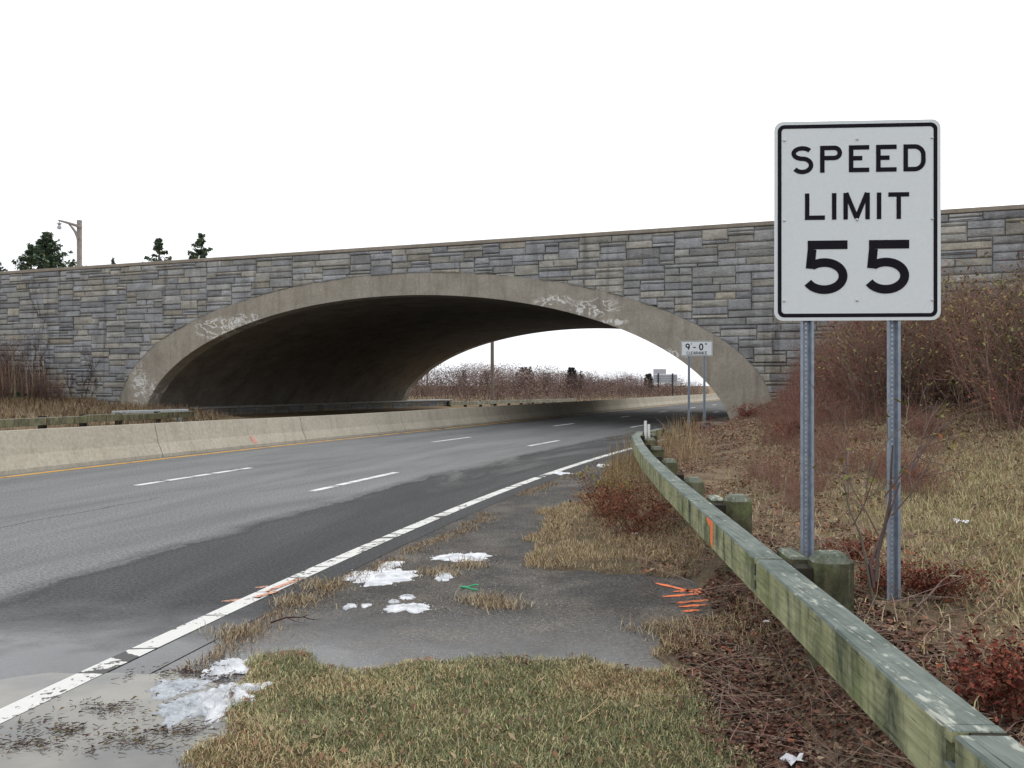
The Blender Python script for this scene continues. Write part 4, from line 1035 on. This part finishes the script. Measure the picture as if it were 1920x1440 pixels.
q = tips[rng.integers(0, len(tips), 70)]; lv = leaves(q, rng.uniform(.012, .025, 70), pick([(.16, .17, .05), (.24, .19, .06), (.24, .1, .05)], [3, 2, 1], 70), 1.2); mesh('leaves', lv[0], lv[1], M_LEAF, sap, col=lv[2])

# ---- left bank: shrubs, reeds, vines
pl = shrub_obj('bank_shrub', dict(h=2.6, nst=40, rad=1.4, stem_c=(.15, .095, .085), leaf_cols=[(.16, .09, .07)], nleaf=500, lsize=.05, gens=3, kids=3))
sp = []
for k in range(48):
    bx = rng.uniform(-46, -31.4); x, y = from_bridge(bx, rng.uniform(-6.5, -1.2)); sp.append((x, y, rng.uniform(.75, 1.1) * float(np.interp(bx, [-37, -31], [1.15, .4]))))
place(pl, sp, 'dark bare shrub on the bank before the left bridge wall', 'shrub', 'bare shrubs on the left bank')
Pr = []; 
for k in range(420):
    x, y = from_bridge(rng.uniform(-45, -32), rng.uniform(-6.5, -1.5)); Pr.append((x, y, gz(x, y)))
Pr = np.array(Pr); n = len(Pr)
V1 = blades(Pr, rng.uniform(1.2, 3.4, n) * (.6 + .5 * rng.random(n)), .16, rng.uniform(.03, .05, n), pick([(.36, .28, .18), (.28, .21, .14), (.2, .15, .1)], [3, 3, 2], n))
Pg = []
for k in range(9000):
    x, y = from_bridge(rng.uniform(-46, -31.2), rng.uniform(-9, -.4)); Pg.append((x, y))
Pg = np.array(Pg); Pg = np.column_stack([Pg, ground_z(Pg[:, 0], Pg[:, 1])]); n = len(Pg)
V2 = blades(Pg, rng.uniform(.15, .5, n), .7, rng.uniform(.015, .03, n), pick([(.26, .2, .11), (.2, .15, .08), (.15, .10, .07)], [3, 3, 2], n))
X = rng.uniform(-34, -13, 26000); Y = rng.uniform(22, 50, 26000); T_, D_ = to_td(X, Y); bx, by = to_bridge(X, Y)
kk = (-D_ - np.interp(T_, [-40, 10, 25, 40, 400], [17.6, 17.6, 18.6, 21.6, 21.6]) > .3) & (by < -.6) & (fbm(X * .5, Y * .5, 23) > .3); Pq = np.stack([X[kk], Y[kk], ground_z(X[kk], Y[kk])], 1); n = len(Pq)
V3 = blades(Pq, rng.uniform(.12, .5, n), .9, rng.uniform(.012, .03, n), pick([(.27, .205, .125), (.2, .145, .09), (.14, .09, .07), (.17, .16, .08)], [3, 3, 4, 1], n) * (.7 + .6 * rng.random((n, 1))))
V, T, C = join([V1, V2, V3]); tag(mesh('bank_reeds', V, T, M_VEG, col=C), 'pale dead reeds and grass on the left bank', 'reeds', kind='stuff')
tw, lv = clump(500, .8, .7, [(.02, .075, .055), (.03, .09, .05)], .07, 60); x, y = from_bridge(-33.6, -4.2); ev = empty('evergreen_creeper', (x, y, gz(x, y)), 0, 'dark green creeper patch on the left bank behind the low rail', 'plant'); ev.scale = (1.5, 1, .8)
mesh('stems', tw[0], tw[1], M_VEG, ev, col=tw[2]); mesh('leaves', lv[0], lv[1], M_LEAF, ev, col=lv[2])
for (x0, lab) in ((-36.6, 'reddish bare vine climbing the far left of the bridge wall'), (-33.2, 'thin bare vine on the bridge wall near the arch foot')):
    vo = empty('climbing_vine', (*from_bridge(x0, -.1), .3), BA, lab, 'vine')
    st_ = np.array([[0, 0, 0], [.2, -.02, 0], [-.3, 0, 0], [.5, 0, .2]]); tw, _ = twigs(st_, np.array([[.05, 0, 1.], [.2, 0, 1], [-.1, 0, 1], [.25, 0, .9]]), np.array([5.2, 4, 3.4, 2.6]) * (1 if x0 < -35 else .6), .028, (.12, .06, .055), 2, 5, .45, seg=7)
    v = tw[0]; v[:, 1] = np.clip(v[:, 1] * .12, -.12, -.0) - .02; v[:, 2] = np.minimum(v[:, 2], 6.9)
    mesh('stems', v, tw[1], M_VEG, vo, col=tw[2])

# ---- cedars above the left parapet
def cedar(h, rad, n, seed):
    """boughs that sweep out and up from the trunk, each clothed in small sprays"""
    nb = max(14, n // 45); zb = rng.random(nb) ** .55; ang = rng.random(nb) * 6.28; parts = []
    for z_, a_ in zip(zb, ang):
        L = rad * (1.01 - z_) ** .7 * rng.uniform(.55, 1.1); m_ = max(8, int(n / nb * (.4 + 1.2 * (1 - z_))))
        f = rng.random(m_) ** .6; wob = rng.normal(0, .10 + .10 * (1 - f)[:, None], (m_, 3)) * L * .45
        P = np.stack([f * L * math.cos(a_), f * L * math.sin(a_), z_ * h * .96 + f * L * rng.uniform(-.05, .4)], 1) + wob
        parts.append(P)
    tip = np.stack([rng.normal(0, .035 * rad, n // 12), rng.normal(0, .035 * rad, n // 12), h * rng.uniform(.86, 1.0, n // 12)], 1); parts.append(tip)
    P = np.concatenate(parts); P[:, 2] = np.clip(P[:, 2], 0, h); n = len(P)
    c = pick([(.085, .12, .08), (.12, .16, .095), (.2, .21, .10), (.06, .09, .07)], [4, 4, 1, 3], n) * (.7 + .6 * rng.random((n, 1)))
    return leaves(P, rng.uniform(.06, .18, n), c, 1.3)
def cedar_at(xp, ytop, Y, wpx, label, n=2600, mult=None):
    X = (xp - 960) / 1770 * Y; zt = 1.62 + Y * (722 - ytop) / 1770; z0 = 6.4; h = zt - z0; rad = wpx * 1.06 * Y / 1770
    o = empty('cedar_tree', (X, Y, z0), 0, label, 'tree', 'cedars above the bridge parapet'); lv = cedar(h, rad, n, xp)
    mesh('crown', lv[0], lv[1], M_LEAF, o, col=lv[2]); mb = MB(); mb.tube([(0, 0, -.3), (0.03, 0, h * .5), (0, 0, h * .93)], [.16, .1, .02], 6); mb.build('trunk', M_POLEDARK, o)
cedar_at(88, 437, 66, 96, 'largest bushy cedar next to the wooden lamp', 7000); cedar_at(58, 460, 67, 50, 'lower cedar shoulder growing against the largest one', 2400)
cedar_at(298, 448, 67, 58, 'slim dark cedar with a pointed tip above the parapet', 2800); cedar_at(377, 440, 67, 66, 'open cedar with upswept boughs above the parapet', 2600); cedar_at(-8, 486, 66, 66, 'cedar with only its right boughs in view', 1900)
cedar_at(212, 484, 66, 30, 'tiny yellowish shrub tip just above the parapet', 260)
# ground that the upper road and its trees stand on, behind the facing to the left and right
def bank(name, x0, x1):
    V = []; F = []; ys = [.5, 4, LT * .5, LT - 4, LT - .5]; zs = [6.3, 6.4, 6.5, 6.4, 6.3]
    xs = np.linspace(x0, x1, 6)
    for x in xs:
        for y, z in zip(ys, zs): V.append((*from_bridge(x, y), z))
    for i in range(5):
        for j in range(4): a = i * 5 + j; F.append((a, a + 5, a + 6, a + 1))
    tag(mesh(name, V, F, M_GROUND, col=np.tile([.17, .14, .09], (len(V), 1))), kind='structure')
bank('upper_bank_left', -62, -31.5); bank('upper_bank_right', 2.5, 26)

# ---- far brush and trees beyond the arch
n = 26000; X = rng.uniform(-14, 62, n); Y = rng.uniform(88, 190, n); T_, D_ = to_td(X, Y)
k = (D_ < -23.5) & (D_ > -52) & (fbm(X * .15, Y * .15, 8) > .25); P = np.stack([X[k], Y[k], ground_z(X[k], Y[k])], 1); n = len(P)
hh = (1.7 + 2.2 * fbm(P[:, 0] * .25, P[:, 1] * .25, 9)) * rng.uniform(.35, 1.0, n)
P_all = P; sel = rng.random(n) < .35; nb_ = int(sel.sum())
V1 = blades(P[sel], (hh * .9)[sel], .9, rng.uniform(.03, .07, nb_), pick([(.2, .135, .125), (.24, .165, .14), (.28, .21, .145), (.15, .11, .10)], [4, 4, 2, 2], nb_) * (.75 + .5 * rng.random((nb_, 1))))
nq = 170000; qi = rng.integers(0, n, nq); q = P[qi].copy(); q[:, 2] += rng.random(nq) ** .8 * np.clip(5.2 * fbm(P[qi, 0] * .22, P[qi, 1] * .12, 9) - .1, .7, 3.9); q += rng.normal(0, .2, (nq, 3))
V2 = leaves(q, rng.uniform(.035, .085, nq), pick([(.17, .115, .11), (.22, .15, .13), (.27, .2, .135), (.12, .085, .085)], [4, 3, 1.5, 3], nq) * (.5 + 1.0 * fbm(P[qi, 0] * .4, P[qi, 1] * .2, 12))[:, None] * (.75 + .5 * rng.random((nq, 1))), 1.4)
V, T, C = join([V1, V2]); tag(mesh('far_brush', V, T, M_VEG, col=C), 'mauve-brown leafless brush in the distance beyond the arch', 'brush', kind='stuff')
def far_tree(xp, ytop, Y, w_, col, label, n=900):
    X = (xp - 960) / 1770 * Y; g0 = gz(X, Y); h = 1.62 + Y * (722 - ytop) / 1770 - g0; rad = w_ / 2 * Y / 1770
    o = empty('far_tree', (X, Y, g0), 0, label, 'tree')
    tw, tips = twigs(np.zeros((9, 3)) + rng.normal(0, .25, (9, 3)) * np.array([1, 1, 0]), np.stack([rng.normal(0, .28, 9), rng.normal(0, .28, 9), np.ones(9)], 1), np.full(9, h * .75), .06, (.13, .10, .09), 2, 4, .5)
    v = tw[0]; v[:, :2] *= np.minimum(1, rad / (np.abs(v[:, :2]).max() * .8)); v[:, 2] *= h / v[:, 2].max(); mesh('trunk', v, tw[1], M_VEG, o, col=tw[2])
    a = rng.random(n) * 6.28; zz_ = rng.uniform(.3, 1, n); r = rad * np.sqrt(rng.random(n)) * np.sqrt(np.clip(1.15 - zz_, 0, 1)); lv = leaves(np.stack([r * np.cos(a), r * np.sin(a), zz_ * h * .97], 1), rng.uniform(.06, .2, n), np.array(col)[None] * (.7 + .6 * rng.random((n, 1))), 1.4)
    mesh('crown', lv[0], lv[1], M_LEAF, o, col=lv[2])
far_tree(985, 688, 120, 60, (.15, .11, .09), 'rounded bare tree rising from the brush right of the utility pole', 700)
far_tree(1072, 688, 120, 30, (.05, .055, .05), 'dark narrow evergreen rising from the far brush', 900)
far_tree(1090, 695, 124, 18, (.06, .06, .05), 'ragged thin tree beside the dark evergreen', 150)
far_tree(868, 694, 118, 22, (.16, .12, .1), 'thin bare tree left of the utility pole', 130)
far_tree(912, 692, 116, 34, (.15, .12, .1), 'wispy bare tree against the utility pole', 180)
far_tree(1025, 698, 122, 34, (.16, .12, .1), 'low bare tree between the rounded tree and the evergreen', 260)
far_tree(1216, 700, 150, 26, (.06, .055, .045), 'dark bush standing against the far highway sign', 800)

# ------------------------------------------------------------------ puddle, snow, litter
def blob(name, cx, cy, rx, ry, z, h, mat, seed, n=40, rings=5, rough=.35):
    """thin granular crust with a ragged outline"""
    n = 72; rings = 12; k = np.arange(n); a = 2 * np.pi * k / n; V = [(0, 0, h)]; F = []
    q = 1 + rough * 1.5 * (fbm(2 + 1.5 * np.cos(a), seed + 1.5 * np.sin(a), seed) - .5) + rough * .8 * (vnoise(9 + 5 * np.cos(a), seed + 5 * np.sin(a), seed + 3) - .5)
    for r_ in range(1, rings + 1):
        f = r_ / rings; x = rx * f * q * np.cos(a); y = ry * f * q * np.sin(a)
        lump = .35 + 1.3 * vnoise((cx + x) * 30, (cy + y) * 30, 5) * (.6 + .8 * rng.random(n))
        zz_ = h * (1 - f ** 3) * lump if r_ < rings else np.full(n, -.004)
        V += list(zip(x, y, zz_))
    for k in range(n): F.append((0, 1 + k, 1 + (k + 1) % n))
    for r_ in range(rings - 1):
        for k in range(n): b_ = 1 + r_ * n; F.append((b_ + k, b_ + n + k, b_ + n + (k + 1) % n, b_ + (k + 1) % n))
    for _ in range(46):
        a_ = random.uniform(0, 6.283); j = int(a_ / 6.2832 * n) % n; f = random.uniform(.8, 1.22); r_ = random.uniform(.003, .010) * min(1, rx * 8)
        x, y = rx * f * q[j] * math.cos(a_), ry * f * q[j] * math.sin(a_); b_ = len(V)
        V += [(x - r_, y - r_ * .6, -.003), (x + r_, y - r_ * .7, -.003), (x, y + r_, -.003), (x + r_ * .2, y, r_ * .8)]; F += [(b_, b_ + 1, b_ + 3), (b_ + 1, b_ + 2, b_ + 3), (b_ + 2, b_, b_ + 3)]
    o = mesh(name, V, F, mat, smooth=True); o.location = (cx, cy, z); return o
V = []; n = 60
for k in range(n):
    a = 2 * math.pi * k / n; q = 1 + .5 * (float(fbm(np.array([3 + 2 * math.cos(a)]), np.array([5 + 2 * math.sin(a)]), 3)[0]) - .5)
    V.append((1.05 * q * math.cos(a) * (1.2 if math.cos(a) < 0 else .9), 1.25 * q * math.sin(a), 0))
o = mesh('puddle', V, [tuple(range(n))], M_PUDDLE); o.location = (-2.05, 4.1, .002); tag(o, kind='structure')
SN = [(862, 1045, 52, 8), (713, 1083, 60, 17), (830, 1080, 16, 8), (762, 1119, 14, 4), (763, 1139, 42, 8), (654, 1137, 12, 5), (686, 1135, 9, 3), (733, 1058, 20, 6), (1050, 887, 18, 3), (1130, 873, 14, 3), (740, 1128, 8, 3)]
LS = ['long thin snow patch farthest up the paved shoulder', 'largest snow patch on the paved shoulder beside the edge line', 'small snow lump between the larger patches', 'tiny oval snow patch above a long one', 'long snow patch nearest the lawn', 'small snow dot close to the edge line', 'smallest snow crumb next to the small dot', 'thin snow remnant with grass at the line side', 'snow sliver by the far edge grass', 'far faint snow patch near the weeds', 'tiny snow crumb over the long patch']
for (x, y, a, b), lab in zip(SN, LS):
    X, Y = px(x, y); k = Y / 1770; ry = b * Y * Y / (1.62 * 1770)
    tag(blob('snow_patch', X, Y, a * k, ry, .0, .010, M_SNOW, int(x) % 17 + 1, rough=.75), lab, 'snow', 'melting snow patches')
for (x, y, a, b, mt, lab, h) in [(430, 1310, 62, 34, M_SNOW, 'crusty white snow bank at the corner of the lawn', .03), (425, 1255, 38, 18, M_SNOW, 'small snow crust above the puddle corner', .022), (350, 1330, 62, 26, M_ICE, 'grey slush at the edge of the puddle', .016), (330, 1290, 50, 16, M_ICE, 'thin grey slush strip beside the floating weeds', .014)]:
    X, Y = px(x, y); k = Y / 1770; tag(blob('snow_patch', X, Y, a * k, b * Y * Y / (1.62 * 1770), .004, h, mt, int(x) % 13 + 2, 60, 9, .7), lab, 'snow', 'snow and slush by the puddle')
# floating debris in and around the puddle
n = 420; a = rng.normal(0, 1, (n, 2)) * rng.uniform(.3, 2.2, (n, 1)); cl_ = np.array([px(110, 1370), px(200, 1330), px(60, 1400), px(330, 1370), px(260, 1390), px(400, 1270), px(360, 1265)])
q = cl_[rng.integers(0, len(cl_), n)] + a * np.array([.10, .06]); P = np.column_stack([q, np.full(n, .012)]); an = rng.normal(.3, .6, n)
(V1, T1, C1), _ = twigs(P, np.stack([np.cos(an), np.sin(an), rng.uniform(-.02, .12, n)], 1), rng.uniform(.012, .05, n), .0026, (.08, .05, .045), 0, 0, .3)
q2 = P[rng.integers(0, n, 500)] + rng.normal(0, .03, (500, 3)) * np.array([1, 1, .1]); q2[:, 2] = .014
lv = leaves(q2, rng.uniform(.006, .016, 500), pick([(.08, .05, .045), (.14, .10, .05), (.1, .11, .04)], [4, 2, 1], 500), .3)
V, T, C = join([(V1, T1, C1), lv]); tag(mesh('floating_debris', V, T, M_VEG, col=C), 'dark bits of stem and leaf floating in the puddle', 'debris', kind='stuff')
# small single things
def ring_loop(cx, cy, r, label):
    mb = MB(); mb.tube([(r * 1.5 * math.cos(a), r * math.sin(a), .012 + .012 * math.sin(a * 2)) for a in np.linspace(.6, 5.6, 16)], .007, 6); o = mb.build('plastic_strap', M_GREENP, smooth=True); o.location = (cx, cy, gz(cx, cy) + .034 if gz(cx, cy) < -.02 else gz(cx, cy) + .01); tag(o, label, 'litter')
ring_loop(*px(882, 1105), .05, 'bright green plastic strap lying on the paved shoulder')
(V, T, C), _ = twigs(np.array([[0, 0, .012]]), np.array([[1., .1, 0]]), np.array([.27]), .008, (.10, .055, .05), 1, 2, .2, seg=5); V[:, 2] = np.maximum(V[:, 2], .003)
o = mesh('fallen_stick', V, T, M_VEG, col=C); o.location = (*px(507, 1171), .0); tag(o, 'short dark stick lying between the edge line and the snow', 'stick')
for (x, y, z, s, lab) in [(1802, 970, .56, .05, 'white paper scrap on the tan grass slope'), (1440, 1213, .03, .028, 'white plastic cup lid below the rail'), (1487, 1432, .02, .04, 'crumpled white wrapper at the lawn edge by the rail'), (1190, 1005, .02, .03, 'pale paper scrap in the dry grass before the rail')]:
    X, Y = px(x, y, z); V = []; F = []
    for i in range(5):
        for j in range(5): V.append(((i - 2) * s * .6 * random.uniform(.7, 1.2), (j - 2) * s * .5 * random.uniform(.7, 1.2), random.uniform(0, s * .8)))
    for i in range(4):
        for j in range(4): F.append((i * 5 + j, i * 5 + 5 + j, i * 5 + 6 + j, i * 5 + 1 + j))
    o = mesh('paper_litter', V, F, M_LITTER); o.location = (X, Y, gz(X, Y) + .02); tag(o, lab, 'litter')
# dead branch beside the right post, and a straw stem on the lawn
(V, T, C), _ = twigs(np.array([[0, 0, .02]]), np.array([[.75, .5, .35]]), np.array([.4]), .010, (.30, .26, .22), 1, 3, .4, seg=5); o = mesh('dead_branch', V, T, M_VEG, col=C); o.location = (2.16, 5.05, gz(2.16, 5.05)); tag(o, 'pale dead branch beside the right sign post', 'branch')
(V, T, C), _ = twigs(np.array([[0, 0, .06]]), np.array([[.6, .75, .02]]), np.array([.42]), .0035, (.42, .33, .18), 0, 0, .3, seg=5); o = mesh('straw_stem', V, T, M_VEG, col=C); o.location = (.30, 4.35, gz(.3, 4.35)); tag(o, 'long straw stem lying on the lawn', 'stem')
